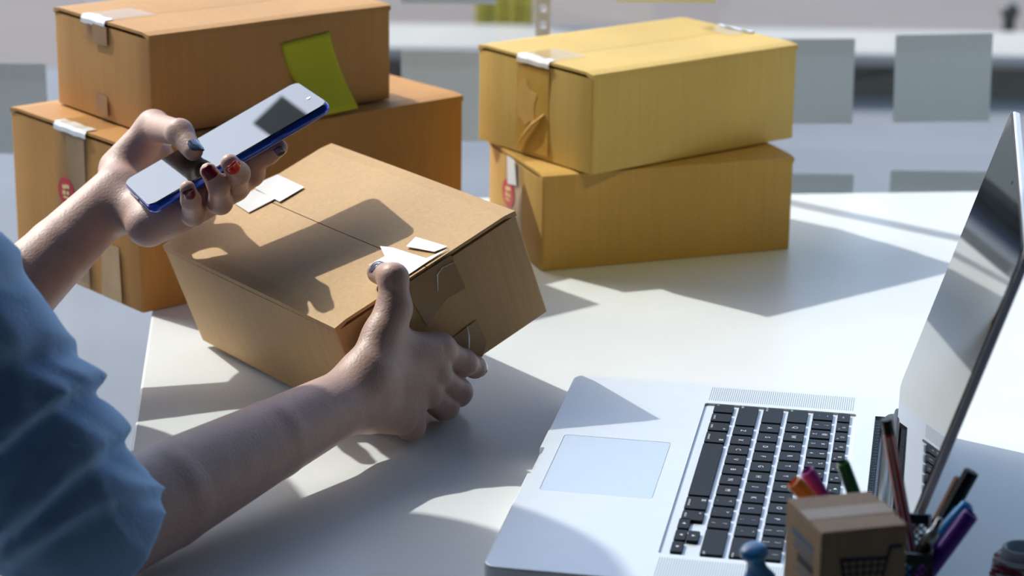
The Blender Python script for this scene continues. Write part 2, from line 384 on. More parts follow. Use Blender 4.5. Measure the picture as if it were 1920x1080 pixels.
# held box: frame from its solved corners
C = Vector((-.1258, 1.5637, .0896)); B = Vector((-.2759, 1.7629, .0901)); D = Vector((.0009, 1.6591, .1516))
hx = (B-C).normalized(); hy = (D-C); hy = (hy-hx*hy.dot(hx)).normalized(); hz = hx.cross(hy)
if hz.z < 0: hz = -hz
HL, HW, HH = .2494, .1702, .0912
# local x from B to C so that x cross y = up ;  x=0 end is the far end, x=L the end in the hand
hb_o = B - hz*HH
HBM = frame(hb_o, -hx, hy, hz) if (-hx).cross(hy).dot(hz) > 0 else frame(C-hz*HH, hx, hy, hz)
FLIP = (-hx).cross(hy).dot(hz) > 0
hb = carton('cardboard_box', HBM, HL, HW, HH, M['wcard']['held'], 'brown cardboard box tilted on its edge and held under a thumb', group='taped cartons')
def hloc(p): return HBM.inverted() @ p
HC = C

# tapes, marks
def end_tape(root, L, Wd, Hh, w, down, inn, top_glare, side='e0', c=.5):
    y0, y1 = Wd*c-w/2, Wd*c+w/2
    xe = 0 if side == 'e0' else L; s = -1 if side == 'e0' else 1
    e = .0018
    sheet(root, 'tape', [(y0, Hh-down), (y1, Hh-down+.002), (y1, Hh-.004), (y0, Hh-.004)], M['tapeface'], side, xe+s*e)
    xi = [(xe-s*(-.0004), y0), (xe-s*inn, y0+.001), (xe-s*inn*.93, y1), (xe+s*.0004, y1)]
    sheet(root, 'tape', xi, M['tapeface'], 't', Hh+.0006)
    if top_glare:
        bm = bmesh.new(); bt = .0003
        a = top_glare
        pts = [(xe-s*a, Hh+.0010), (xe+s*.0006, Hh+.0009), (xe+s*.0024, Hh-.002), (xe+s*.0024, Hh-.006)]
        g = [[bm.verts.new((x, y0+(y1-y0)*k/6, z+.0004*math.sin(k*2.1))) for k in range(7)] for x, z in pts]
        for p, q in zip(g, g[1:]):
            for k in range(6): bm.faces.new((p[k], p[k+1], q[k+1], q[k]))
        o = obj('tape_fold', bm, M['glare_scrap_white'], root); o['label'] = 'fold of packing tape with painted white glare'
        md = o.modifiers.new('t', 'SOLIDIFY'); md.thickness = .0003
end_tape(ru, *RU[3:], .046, .012, .045, .006)
end_tape(ru, *RU[3:], .046, .05, .03, .004, 'e1')
end_tape(lu, *LUd[3:], .040, .022, .05, .007, c=.56)
end_tape(ll, *LLd[3:], .052, .136, .05, .009, c=.5)
end_tape(rl, *RL[3:], .046, .07, .045, 0)
# torn pale patch and crease line on the upper right box's taped end
yc = RU[4]*.5
def jag(c0, c1, r0, r1, n, seed):
    r = random.Random(seed); out = []
    for i in range(n):
        a = 2*math.pi*i/n; k = .65+.5*r.random(); out.append((c0+math.cos(a)*r0*k, c1+math.sin(a)*r1*k))
    return out
M['tapedark'] = mat('darker_packing_tape', (202, 162, 80), .3, var=.08, vscale=60)  # tape slightly darker than the cardboard around it
M['tapepale'] = mat('torn_paper_liner', (214, 174, 92), .6, var=.06, vscale=60)
sheet(ru, 'tape', [(yc-.023, .004), (yc+.023, .004), (yc+.023, RU[5]-.008), (yc-.023, RU[5]-.008)], M['tapedark'], 'e0', -.0014, .0002)
sheet(ru, 'torn_patch', jag(yc+.010, .050, .017, .022, 16, 3), M['tapepale'], 'e0', -.0016, .0003)
bm = bmesh.new(); tube(bm, [(-.0022, yc-.018, .042), (-.0035, yc-.002, .030), (-.0035, yc+.010, .018), (-.003, yc+.019, .004)], [.0008, .0014, .0012, .0006], 6)
obj('tape_crease', bm, M['tapepale'], ru)
# tapes on the left boxes' ends
M['tapebrown'] = mat('old_brown_tape', (168, 128, 84), .3, var=.1, vscale=50)
yl = LUd[4]*.55
sheet(lu, 'tape', [(yl-.022, .066), (yl+.002, .064), (yl+.002, .082), (yl-.022, .082)], M['tapebrown'], 'e0', -.0022, .0003)
sheet(lu, 'tape', [(yl-.018, .004), (yl+.002, .004), (yl+.002, .022), (yl-.018, .021)], M['tapebrown'], 'e0', -.0018, .0003)
M['tapegrey'] = mat('greyish_tape', (190, 156, 112), .3, var=.12, vscale=40)
sheet(ll, 'tape', [(.082, .002), (.112, .002), (.112, .134), (.082, .134)], M['tapegrey'], 'e0', -.0016, .0002)
sheet(ll, 'tape', [(.030, .001), (.062, .001), (.060, .05), (.032, .05)], M['tapegrey'], 'e0', -.0016, .0002)

def sticker(root, cy, cz, ry, rz, e='e0', off=-.002, k=0):
    def el(a, b, n=28): return [(cy+a*math.cos(2*math.pi*i/n), cz+b*math.sin(2*math.pi*i/n)) for i in range(n)]
    o = sheet(root, 'sticker', el(ry, rz), M['red'], e, off, .0003); o['label'] = 'round red sticker with pale marks'
    sub = bmesh.new()
    for (a, b, c, d) in ((-.45, .25, .05, .5), (.0, .15, .4, .42), (-.4, -.2, -.1, .05), (.05, -.25, .4, .02), (-.3, -.5, .3, -.36)):
        poly(sub, [(off-.0004, cy+a*ry, cz+b*rz), (off-.0004, cy+c*ry, cz+b*rz), (off-.0004, cy+c*ry, cz+d*rz), (off-.0004, cy+a*ry, cz+d*rz)], .0002, (-1, 0, 0))
    obj('print', sub, M['cream'], o)
def face_yz(Mx, px, py, off=0):
    n = (Mx.to_3x3() @ Vector((-1, 0, 0))); p0 = Mx @ Vector((0, 0, 0)) + n*off
    return Mx.inverted() @ at(px, py, plane=(p0, n))
Mll = ll.matrix_basis.copy(); Mrl = rl.matrix_basis.copy(); Mlu = lu.matrix_basis.copy(); Mru = ru.matrix_basis.copy()
p = face_yz(Mll, 128, 358); sticker(ll, p.y, p.z, .0135, .0125)
p = face_yz(Mrl, 957, 362); sticker(rl, p.y, p.z, .016, .0135)
p = face_yz(Mrl, 965, 318); sheet(rl, 'paper_scrap', [(p.y-.012, p.z-.012), (p.y+.012, p.z-.016), (p.y+.014, .086), (p.y-.006, .086)], M['glare_scrap_white'], 'e0', -.0022, .0003)

# marks on the held box: tape pieces painted white as glare at both seam ends, tape on the end face in the hand
def htop(px, py):
    q = HBM @ Vector((0, 0, HH)); return hloc(at(px, py, plane=(q, hz)))
def hplate(name, pxs, mt, off=.0006, th=.0003):
    return sheet(hb, name, [(htop(*p).x, htop(*p).y) for p in pxs], mt, 't', HH+off, th)
o = hplate('tape', [(436, 380), (478, 357), (517, 374), (467, 400)], M['glare_scrap_white']); o['label'] = 'tape piece with painted white glare, lower one at far edge'
o = hplate('tape', [(476, 349), (521, 329), (571, 353), (525, 380), (480, 356)], M['glare_scrap_white'], .0008); o['label'] = 'tape piece with painted white glare, upper one at far edge'
o = hplate('tape', [(713, 463), (737, 466), (762, 474), (800, 486), (842, 467), (800, 494), (757, 523), (748, 500), (722, 500), (690, 499), (722, 482)], M['glare_scrap_white']); o['label'] = 'torn tape with painted white glare at the edge by the thumb'
o = hplate('tape', [(762, 464), (780, 446), (840, 464), (815, 474)], M['glare_scrap_white'], .0007); o['label'] = 'tape flap with painted white glare at the edge by the thumb'
hN = (-hx)  # outward normal of the end face in the hand
def hfront(px, py, off=0):
    return at(px, py, plane=(C + hN*off, hN))
M['tapehand'] = mat('brown_tape_on_end', (160, 124, 82), .22, var=.1, vscale=60, bump=.3, bscale=120)
def hface(name, pxs, mt, off=.002, th=.0002):
    bm = bmesh.new(); s = 1 if FLIP else -1
    poly(bm, [hloc(hfront(*p, off)) for p in pxs], th, (s, 0, 0)); return obj(name, bm, mt, hb)
hface('tape', [(765, 530), (845, 478), (873, 540), (838, 560), (800, 610), (770, 560)], M['tapehand'])
hface('tape', [(850, 632), (893, 600), (912, 640), (905, 668), (862, 690)], M['tapehand'])
bm = bmesh.new(); tube(bm, [hloc(hfront(876, 612, .003)), hloc(hfront(879, 630, .006)), hloc(hfront(879, 650, .006)), hloc(hfront(877, 666, .003))], [.0004, .0007, .0007, .0005], 6); o = obj('tape_edge', bm, M['glare_scrap_white'], hb); o['label'] = 'curled edge of clear tape with painted white glare'
bm = bmesh.new(); tube(bm, [hloc(hfront(821, 546, .0025)), hloc(hfront(820, 515, .003)), hloc(hfront(829, 502, .003)), hloc(hfront(856, 490, .0025))], [.0002, .0004, .0004, .0002], 6); obj('tape_crease', bm, M['glare_scrap_white'], hb)

# lime sticky note on the upper left box: stuck along its top, lower half lifting off the face
n_ = Mlu.to_3x3() @ Vector((0, -1, 0)); p0 = Mlu @ Vector((0, 0, 0))
def lup(px, py, off): return at(px, py, plane=(p0 + n_*off, n_))
TL, TR, BR, BL = lup(527, 82, .002), lup(617, 60, .002), lup(672, 203, .016), lup(606, 216, .022)
sn = empty('sticky_note', Matrix.Translation(TL)); tag(sn, 'lime green sticky note curling off the upper left box', 'sticky note')
bm = bmesh.new(); n = 14; g = []
for j in range(n+1):
    v = j/n; row = []
    for i in range(n+1):
        u = i/n; p = TL.lerp(TR, u).lerp(BL.lerp(BR, u), v)
        p = p + n_*(.010*math.sin(math.pi*v)*(-.55+.2*u)) + Vector((1, 0, 0))*(-.004*math.sin(math.pi*v*1.1)*(1.2-u))
        dd = (p-p0).dot(n_)
        if dd < .0022: p = p + n_*(.0022-dd)
        row.append(bm.verts.new(p-TL))
    g.append(row)
for j in range(n):
    for i in range(n): bm.faces.new((g[j][i], g[j+1][i], g[j+1][i+1], g[j][i+1]))
o = obj('sheet', bm, M['green_note'], sn, True); md = o.modifiers.new('t', 'SOLIDIFY'); md.thickness = .0002
bm = bmesh.new(); poly(bm, [lup(527, 82, .0012)-TL, lup(617, 60, .0012)-TL, lup(619, 68, .0012)-TL, lup(529, 90, .0012)-TL], .0005, n_); obj('adhesive_strip', bm, M['green_note'], sn)
# ------------------------------------------------------------------ laptop
M['alum'] = mat('brushed_aluminium', (226, 230, 233), .38, .3, var=.015, vscale=60)
M['alumpad'] = mat('trackpad_glass', (208, 218, 226), .30, .4, var=.01, vscale=60)
M['key'] = mat('black_key', (10, 17, 23), .5, var=.1, vscale=90, spec=.22)
M['legend'] = mat('white_legend', (225, 230, 232), .6, var=.02, vscale=50)
M['well'] = mat('keyboard_well', (222, 227, 230), .45, .4, var=.01, vscale=60)
M['screen'] = mat('black_glass', (9, 11, 13), .03, var=.05, vscale=5, ior=1.65)
M['rubber'] = mat('black_rubber', (10, 16, 20), .5, var=.1, vscale=50)
M['hinge'] = mat('dark_hinge', (46, 56, 62), .35, .3, var=.08, vscale=50)
M['slot'] = mat('grille_shadow', (150, 162, 170), .6, var=.05, vscale=80)
LX, LY, LYAW = .0489, 1.6663, -.1801
ld = Vector((math.cos(LYAW), math.sin(LYAW), 0)); le = Vector((ld.y, -ld.x, 0))
LM = frame(Vector((LX, LY, 0)), ld, -le, Vector((0, 0, 1)))
lap = empty('laptop', LM); tag(lap, 'open silver laptop with black keys on the white table', 'laptop')
LW, LD, ZT = .364, .249, .021
def boolean(o, cutters):
    for c in cutters:
        md = o.modifiers.new('b', 'BOOLEAN'); md.operation = 'DIFFERENCE'; md.solver = 'EXACT'; md.object = c
    bpy.context.view_layer.update()
    dg = bpy.context.evaluated_depsgraph_get(); me = bpy.data.meshes.new_from_object(o.evaluated_get(dg)); o.modifiers.clear(); o.data = me
    for c in cutters: bpy.data.objects.remove(c, do_unlink=True)
def cut(u0, u1, v0, v1, z0, z1, r=.001):
    bm = bmesh.new(); rbox(bm, u0, u1, -v1, -v0, z0, z1, r, 4); return obj('cutter', bm, None, lap)
bm = bmesh.new(); rbox(bm, 0, LD, -LW, 0, .003, ZT, .0105, 8, .0012)
base = obj('base', bm, M['alum'], lap)
bm = bmesh.new()                                           # opening scoop in the front edge
tube(bm, [(-.006, -.1575, ZT+.002), (-.006, -.207, ZT+.002)], .0098, 24)
sc = obj('cutter', bm, None, lap)
T0u, T1u, Tv = .0134, .0879, .0524
boolean(base, [cut(.1030, .2128, .0425, .3215, ZT-.0016, ZT+.01, .0022), cut(T0u-.0004, T1u+.0004, .182-Tv-.0004, .182+Tv+.0004, ZT-.001, ZT+.01, .003),
               cut(.2262, .2478, .0438, .3202, ZT-.010, ZT+.01, .0008), sc])
for p in base.data.polygons: p.use_smooth = False
bm = bmesh.new(); rbox(bm, T0u, T1u, -.182-Tv, -.182+Tv, ZT-.0012, ZT-.0001, .0027, 5); obj('trackpad', bm, M['alumpad'], lap)
bm = bmesh.new(); rbox(bm, .1031, .2127, -.3214, -.0426, ZT-.0021, ZT-.00158, .0022, 4); well = obj('keyboard_well', bm, M['well'], lap)
for s in ((.02, .04), (.02, .324), (.22, .04), (.22, .324)):
    bm = bmesh.new(); lathe(bm, [(.006, 0), (.007, .001), (.007, .0032)], 16); f = obj('rubber_foot', bm, M['rubber'], lap); f.location = (s[0], -s[1], .0001)
# speaker grilles: fine slots beside the keyboard
for v0, v1 in ((.0075, .0365), (.3275, .3565)):
    bm = bmesh.new()
    for k in range(68):
        u = .1048+k*.00156; box(bm, u, u+.0006, -v1, -v0, ZT-.0003, ZT+.00006)
    o = tag(obj('speaker_grille', bm, M['slot'], lap), kind='stuff')
# keys
P = .019; V0 = .182-7.25*P; UA = .15330; PR = .017896
KEYH = .0141
texts = []
def key(uc, vc, wv, hu=KEYH, legend=()):
    bm = bmesh.new(); rbox(bm, -hu/2, hu/2, -wv/2, wv/2, ZT-.0017, ZT+.0007, .0013, 3, .0003)
    k = obj('key', bm, M['key'], lap); k.location = (uc, -vc, 0)
    for txt, du, dv, size in legend: texts.append((k, txt, du, dv, size))
    return k
def row(u, keys, hu=KEYH, x=0):
    for w, lg in keys:
        key(u, V0+(x+w/2)*P, w*P-.0031, hu, lg); x += w
c1 = lambda t: ((t, 0, 0, .0052),)
c2 = lambda lo, hi: ((lo, -.0036, 0, .0042), (hi, .0036, 0, .0042))
sm = lambda t, w, s=1: ((t, -.0045, s*(w*P/2-.0014-.0022), .0027),)
ff = 14.5/14
row(UA+2*PR+.0149, [(ff, (('esc', 0, 0, .0026),))]+[(ff, (('☼☀▤▦✱✲◀‖▶◁◂◆'[i], .0010, .001, .0032), ('F%d' % (i+1), -.0022, .0045, .0019))) for i in range(12)]+[(ff, (('▲', .0008, 0, .0032),))], .0088)
row(UA+2*PR, [(1, c2('`', '~'))]+[(1, c2(a, b)) for a, b in zip('1234567890-=', '!@#$%^&*()_+')]+[(1.5, sm('delete', 1.5))])
row(UA+PR, [(1.5, sm('tab', 1.5, -1))]+[(1, c1(a)) for a in 'QWERTYUIOP']+[(1, c2('[', '{')), (1, c2(']', '}')), (1, c2('\\', '|'))])
row(UA, [(1.75, sm('caps lock', 1.75, -1))]+[(1, c1(a)) for a in 'ASDFGHJKL']+[(1, c2(';', ':')), (1, c2("'", '"')), (1.75, sm('return', 1.75))])
row(UA-PR, [(2.25, sm('shift', 2.25, -1))]+[(1, c1(a)) for a in 'ZXCVBNM']+[(1, c2(',', '<')), (1, c2('.', '>')), (1, c2('/', '?')), (2.25, sm('shift', 2.25))])
row(UA-2*PR, [(1, sm('fn', 1, -1)), (1, sm('control', .8, 0)), (1, (('option', -.0045, .0, .0026), ('alt', .0045, .004, .0024))), (1.25, (('command', -.0045, 0, .0027), ('⌘', .0042, .005, .0040))), (5.25, ()),
               (1.25, (('command', -.0045, 0, .0027), ('⌘', .0042, -.005, .0040))), (1, (('option', -.0045, 0, .0026), ('alt', .0045, -.004, .0024)))])
ub = UA-2*PR
for du, xk, g in ((-.0040, 12, '◀'), (-.0040, 13, '▼'), (.0041, 13, '▲'), (-.0040, 14, '▶')):
    key(ub+du, V0+(xk)*P, P-.0028, .0074, ((g, 0, 0, .0030),))
made = []
for k, txt, du, dv, size in texts:
    cu = bpy.data.curves.new('legend', 'FONT'); cu.body = txt; cu.size = size; cu.align_x = 'CENTER'; cu.align_y = 'CENTER'; cu.resolution_u = 2
    o = bpy.data.objects.new('legend_text', cu); COL.objects.link(o); made.append((o, k, du, dv))
bpy.context.view_layer.update(); dg = bpy.context.evaluated_depsgraph_get()
for o, k, du, dv in made:
    me = bpy.data.meshes.new_from_object(o.evaluated_get(dg)); me.materials.clear()
    bpy.data.objects.remove(o, do_unlink=True)
    if len(me.vertices) == 0: continue
    q = link_mesh('legend', me, M['legend'], k)
    q.matrix_local = Matrix.Translation((du, -dv, ZT+.00076)) @ Matrix.Rotation(-math.pi/2, 4, 'Z')
# hinge, vents
bm = bmesh.new(); tube(bm, [(.2385, -.0446, ZT-.0032), (.2385, -.3194, ZT-.0032)], .0062, 20); obj('hinge_barrel', bm, M['hinge'], lap, True)
bm = bmesh.new()
for k in range(92):
    v = .0455+k*.003; box(bm, .2268, .2305, -v-.0011, -v, ZT-.0095, ZT-.0012)
tag(obj('vent_fins', bm, M['hinge'], lap), kind='stuff')
bm = bmesh.new(); box(bm, .2262, .2268, -.3200, -.0440, ZT-.009, ZT-.0006); obj('vent_back', bm, M['rubber'], lap)
# lid
la = 1.2732; lup_ = ld*math.cos(la) + Vector((0, 0, 1))*math.sin(la); lnn = le.cross(lup_)
hgp = Vector((LX, LY, ZT-.002)) + ld*.2385
LIDW = frame(hgp, le, lup_, lnn); LIDL = LM.inverted() @ LIDW
def lidpart(name, bm, mt, parent=lap, smooth=False):
    bmesh.ops.transform(bm, matrix=LIDL, verts=bm.verts); return obj(name, bm, mt, parent, smooth)
LH = .2345
bm = bmesh.new(); rbox(bm, 0, LW, .010, LH, -.0062, -.0010, .0095, 8, .0011); lid = lidpart('lid', bm, M['alum'])
bm = bmesh.new(); rbox(bm, .0012, LW-.0012, .0125, LH-.0012, -.0012, -.0003, .0085, 8); lidpart('gasket', bm, M['rubber'], lid)
bm = bmesh.new(); rbox(bm, .0026, LW-.0026, .0135, LH-.0026, -.0006, .0001, .0075, 8); gl = lidpart('screen_glass', bm, M['screen'], lid)
bm = bmesh.new(); box(bm, .046, LW-.046, -.0055, .0112, -.0066, .0012, .002, 3); lidpart('hinge_cover', bm, M['hinge'], lid)
bm = bmesh.new(); lathe(bm, [(.0014, 0), (.0014, .0003), (.0006, .0004)], 12); bmesh.ops.transform(bm, matrix=Matrix.Translation((LW/2, LH-.009, .0001)), verts=bm.verts); lidpart('webcam', bm, M['hinge'], lid)
# ------------------------------------------------------------------ smartphone
M['blue'] = mat('blue_metal', (22, 74, 190), .2, .5, var=.08, vscale=40, coat=.6)
M['phoneglass'] = mat('phone_glass', (8, 10, 12), .02, var=.05, vscale=8, ior=2.1)
M['lens'] = mat('lens_glint', (205, 212, 216), .2, .6, var=.02, vscale=50)
pa = Vector((.8249, .3613, .4348)).normalized(); pb = Vector((.4104, -.9117, -.0209)); pb = (pb-pa*pb.dot(pa)).normalized(); pn = pb.cross(pa)
KP = .985; PO = CAMO+(Vector((-.3056, 1.762, .1414))-CAMO)*KP; PL, PW, PT = .1605*KP, .0763*KP, .0086
PM = frame(PO, pa, -pb, pn)
ph = empty('smartphone', PM); tag(ph, 'blue edged smartphone with a dark glossy screen held in the raised hand', 'phone')
bm = bmesh.new(); rbox(bm, 0, PL, -PW, 0, -PT, -.0006, .0085, 8, .0028); obj('case', bm, M['blue'], ph, True)
bm = bmesh.new(); rbox(bm, .0010, PL-.0010, -PW+.0010, -.0010, -.0012, 0, .0076, 8, .0007); sg = obj('screen_glass', bm, M['phoneglass'], ph)
bm = bmesh.new(); lathe(bm, [(.0019, 0), (.0019, .00025), (.0012, .0003)], 14); o = obj('front_camera', bm, M['lens'], ph); o.location = (PL-.0075, -PW*.62, .00005)
bm = bmesh.new(); rbox(bm, -.0004, .0004, -PW/2-.0045, -PW/2+.0045, -PT*.5-.0013, -PT*.5+.0013, .0003, 2); obj('charging_port', bm, M['black'], ph)
bm = bmesh.new()
for k in range(4): box(bm, -.0003, .0003, -PW+.011+k*.0034, -PW+.0128+k*.0034, -PT*.5-.0008, -PT*.5+.0008)
obj('speaker_slots', bm, M['black'], ph)
bm = bmesh.new(); box(bm, PL*.66, PL*.66+.014, -PW-.0005, -PW+.0005, -PT*.5-.0012, -PT*.5+.0012, .0003); obj('power_button', bm, M['blue'], ph)
# ------------------------------------------------------------------ small things at the near right
def frame_at(x, y, yaw, z): return Matrix.Translation((x, y, z)) @ Matrix.Rotation(yaw, 4, 'Z')
KM = .88; ms = .0493; mtop = .1215
# plain small carton below, printed small carton on top of it
M['ink'] = mat('dark_print', (38, 44, 52), .6, var=.08, vscale=60)
M['inkblue'] = mat('faded_blue_print', (96, 116, 140), .6, var=.1, vscale=60)
M['minitape'] = mat('tan_paper_tape', (182, 150, 108), .4, var=.05, vscale=50)
mx, my = .1866*KM, 1.284*KM
lowm = empty('small_carton', frame_at(mx+.0005, my+.0005, .30, .0004)); tag(lowm, 'plain small carton under the little kraft box with a cart print', 'box')
bm = bmesh.new(); box(bm, 0, ms, 0, ms, 0, mtop-ms-.001, .0006); obj('body', bm, M['wcard']['mini'], lowm)
bm = bmesh.new(); box(bm, .001, ms-.001, ms*.5-.006, ms*.5+.006, mtop-ms-.001, mtop-ms-.0008); obj('tape', bm, M['minitape'], lowm)
mini = empty('small_carton', frame_at(mx, my, .274, mtop-ms)); tag(mini, 'little kraft box printed with a shopping cart, in front of the pens', 'box')
bm = bmesh.new(); box(bm, 0, ms, 0, ms, 0, ms, .0012, 3); obj('body', bm, M['wcard']['mini'], mini)
bm = bmesh.new(); box(bm, -.0002, ms+.0002, ms*.36, ms*.64, ms, ms+.0002); box(bm, ms, ms+.0002, ms*.36, ms*.64, ms*.75, ms+.0002); obj('tape', bm, M['minitape'], mini)
bm = bmesh.new()
def stroke(bm, a, b, w):
    a, b = Vector((a[0]*ms, 0, ms+a[1])), Vector((b[0]*ms, 0, ms+b[1])); d = (b-a).normalized(); n = Vector((-d.z, 0, d.x))*w/2; a -= d*w/2; b += d*w/2
    poly(bm, [p + Vector((0, -.0001, 0)) for p in (a-n, b-n, b+n, a+n)], .0001, (0, -1, 0))
for a, b, w in (((.92, -.0115), (.80, -.0117), .0022), ((.80, -.0117), (.70, -.036), .0018), ((.24, -.0165), (.77, -.0178), .0024), ((.24, -.0165), (.30, -.033), .0018), ((.30, -.0335), (.72, -.0325), .0020), ((.30, -.0385), (.70, -.0375), .0014)):
    stroke(bm, a, b, w)
for k in range(1, 6):
    u = .24+.53*k/6; stroke(bm, (u, -.017), (.30+.42*k/6, -.033), .0012)
for k in range(1, 4):
    z = -.0168-.0165*k/4; stroke(bm, (.24+.06*k/4, z), (.77-.05*k/4, z-.0006), .0012)
for u in (.36, .64):
    poly(bm, [(u*ms+.0024*math.cos(i*math.pi/6), -.0001, ms-.0425+.0024*math.sin(i*math.pi/6)) for i in range(12)], .0001, (0, -1, 0))
obj('cart_print', bm, M['ink'], mini)
bm = bmesh.new()
for z0, z1, y0, y1 in ((-.012, -.016, .2, .8), (-.0175, -.019, .2, .7), (-.0205, -.022, .2, .75), (-.0305, -.0315, .2, .6), (-.033, -.034, .2, .7)):
    poly(bm, [(-.0001, ms*y, ms+z) for y, z in ((y0, z0), (y1, z0), (y1, z1), (y0, z1))], .0001, (-1, 0, 0))
obj('side_print', bm, M['inkblue'], mini)
bm = bmesh.new(); poly(bm, [(-.0001, ms*y, ms+z) for y, z in ((.18, -.0235), (.62, -.0235), (.62, -.0285), (.18, -.0285))], .0001, (-1, 0, 0)); obj('side_print', bm, M['ink'], mini)

# wire mesh pen organiser
CX0, CX1, CY0, CY1, CH = -.040, .040, -.030, .030, .082
cupM = frame_at(.2005, 1.228, -.15, .0005)
cup = empty('pen_organiser', cupM); tag(cup, 'black wire mesh pen organiser behind the little kraft box', 'pen holder')
bm = bmesh.new(); rbox(bm, CX0, CX1, CY0, CY1, 0, .0015, .006, 4); obj('base', bm, M['black'], cup)
bm = bmesh.new(); t = .0016
for x0, x1, y0, y1 in ((CX0, CX1, CY0, CY0+t), (CX0, CX1, CY1-t, CY1), (CX0, CX0+t, CY0+t, CY1-t), (CX1-t, CX1, CY0+t, CY1-t)):
    bm = bmesh.new(); box(bm, x0, x1, y0, y1, CH-.006, CH); obj('rim', bm, M['black'], cup)
    bm = bmesh.new(); box(bm, x0, x1, y0, y1, .0015, .005); obj('foot_rail', bm, M['black'], cup)
for x, y in ((CX0, CY0), (CX1-.002, CY0), (CX0, CY1-.002), (CX1-.002, CY1-.002)):
    bm = bmesh.new(); box(bm, x, x+.002, y, y+.002, .005, CH-.006); obj('corner_post', bm, M['black'], cup)
def meshwall(p, q):
    bm = bmesh.new(); p, q = Vector(p), Vector(q); Lw = (q-p).length; d = (q-p)/Lw; h0, h1 = .004, CH-.004; hh = h1-h0; st = .0046
    for s in (1, -1):
        k = -hh
        while k < Lw:
            a, b = (k, 0), (k+hh, hh)
            if a[0] < 0: a = (0, -k)
            if b[0] > Lw: b = (Lw, Lw-k)
            if b[0]-a[0] > .001:
                fx = (lambda t: t) if s == 1 else (lambda t: Lw-t)
                tube(bm, [p+d*fx(a[0])+Vector((0, 0, h0+a[1])), p+d*fx(b[0])+Vector((0, 0, h0+b[1]))], .00062, 4, False)
            k += st
    o = tag(obj('wire_mesh', bm, M['black'], cup), kind='stuff')
e = .001
meshwall((CX0+e, CY0+e, 0), (CX1-e, CY0+e, 0)); meshwall((CX1-e, CY0+e, 0), (CX1-e, CY1-e, 0)); meshwall((CX1-e, CY1-e, 0), (CX0+e, CY1-e, 0)); meshwall((CX0+e, CY1-e, 0), (CX0+e, CY0+e, 0))

def pen(label, top, via, Y, r, col, kind='marker', cat='marker', name='marker', zb=.004):
    T = at(*top, Y=Y); V = at(*via, Y=Y); d = (V-T).normalized(); t = (zb-T.z)/d.z
    q0, qd = cupM.inverted() @ T, cupM.to_3x3().inverted() @ d     # stop at the inside of the organiser's walls
    for i, lo_, hi_ in ((0, CX0, CX1), (1, CY0, CY1)):
        e_ = r+.003
        if qd[i] > 1e-6: t = min(t, (hi_-e_-q0[i])/qd[i])
        elif qd[i] < -1e-6: t = min(t, (lo_+e_-q0[i])/qd[i])
    ax = -d
    Bp = T + d*t
    Lp = t
    X = ax.orthogonal().normalized(); Yv = ax.cross(X)
    o = empty(name, frame(Bp, X, Yv, ax)); tag(o, label, cat)
    mc = mat(name+'_body', col, .6 if kind == 'pencil' else .3, var=.05, vscale=60, coat=0 if kind == 'pencil' else .15, spec=.2 if kind == 'pencil' else .4)
    if kind == 'marker':
        cl = min(.05, Lp*.5)
        bm = bmesh.new(); lathe(bm, [(r*.7, 0), (r*.86, .002), (r*.86, Lp-cl+.002)], 20); obj('barrel', bm, mc, o, True)
        bm = bmesh.new(); lathe(bm, [(r, Lp-cl), (r, Lp-.002), (r*.92, Lp-.0004), (r*.72, Lp), (r*.62, Lp-.0015), (r*.60, Lp-.004)], 20); c = obj('cap', bm, mc, o, True)
        md = c.modifiers.new('e', 'EDGE_SPLIT'); md.split_angle = math.radians(50)
        bm = bmesh.new(); box(bm, -r*.22, r*.22, r*.9, r*1.25, Lp-cl+.004, Lp-.006, .0003); obj('clip', bm, mc, o)
    elif kind == 'fineliner':
        bm = bmesh.new(); lathe(bm, [(r*.9, 0), (r, .001), (r, Lp-.009)], 6); obj('barrel', bm, mc, o)
        mw = mat('white_stripe', (226, 214, 214), .35, var=.02, vscale=50); bm = bmesh.new()
        for k in range(6):
            a = math.pi/3*k+math.pi/6; rr = r*math.cos(math.pi/6)
            bmesh.ops.transform(bm, matrix=Matrix(), verts=[]) if False else None
            box(bm, rr-.0001, rr+.00012, -r*.2, r*.2, .002, Lp-.010, 0, M=Matrix.Rotation(a, 4, 'Z'))
        obj('stripes', bm, mw, o)
        bm = bmesh.new(); lathe(bm, [(r*.95, Lp-.009), (r*.95, Lp-.001), (r*.8, Lp)], 12); obj('end_plug', bm, M['black'], o)
    elif kind == 'pencil':
        bm = bmesh.new(); lathe(bm, [(.0005, 0), (r, .016), (r, Lp-.0006), (r*.93, Lp)], 6); obj('barrel', bm, mc, o)
        mw = mat('pencil_core', (40, 38, 36), .5, var=.05, vscale=60); bm = bmesh.new(); lathe(bm, [(r*.3, Lp-.001), (r*.3, Lp+.0001)], 10); obj('core', bm, mw, o)
    else:
        ms_ = mat('pen_steel', (168, 172, 176), .25, .8, var=.05, vscale=40)
        bm = bmesh.new(); lathe(bm, [(.001, 0), (r*.9, .012), (r, .02), (r, Lp-.016)], 20); obj('barrel', bm, mc, o, True)
        bm = bmesh.new(); lathe(bm, [(r*1.05, Lp-.018), (r*1.05, Lp-.010), (r*.7, Lp-.008), (r*.6, Lp-.008), (r*.55, Lp-.001), (r*.4, Lp)], 20); obj('button', bm, ms_, o, True)
        bm = bmesh.new(); box(bm, -r*.3, r*.3, r*1.1, r*1.4, Lp-.05, Lp-.012, .0003); obj('clip', bm, ms_, o)
    return o
pen('orange capped marker leaning left in the organiser behind the kraft box', (1487, 903), (1520, 938), 1.212, .0048, (255, 140, 40))
pen('magenta capped marker leaning left behind the orange one', (1512, 882), (1543, 934), 1.224, .0045, (190, 56, 184))
pen('deep blue marker barely showing between magenta marker and kraft box', (1530, 922), (1556, 952), 1.2335, .0042, (30, 70, 190))
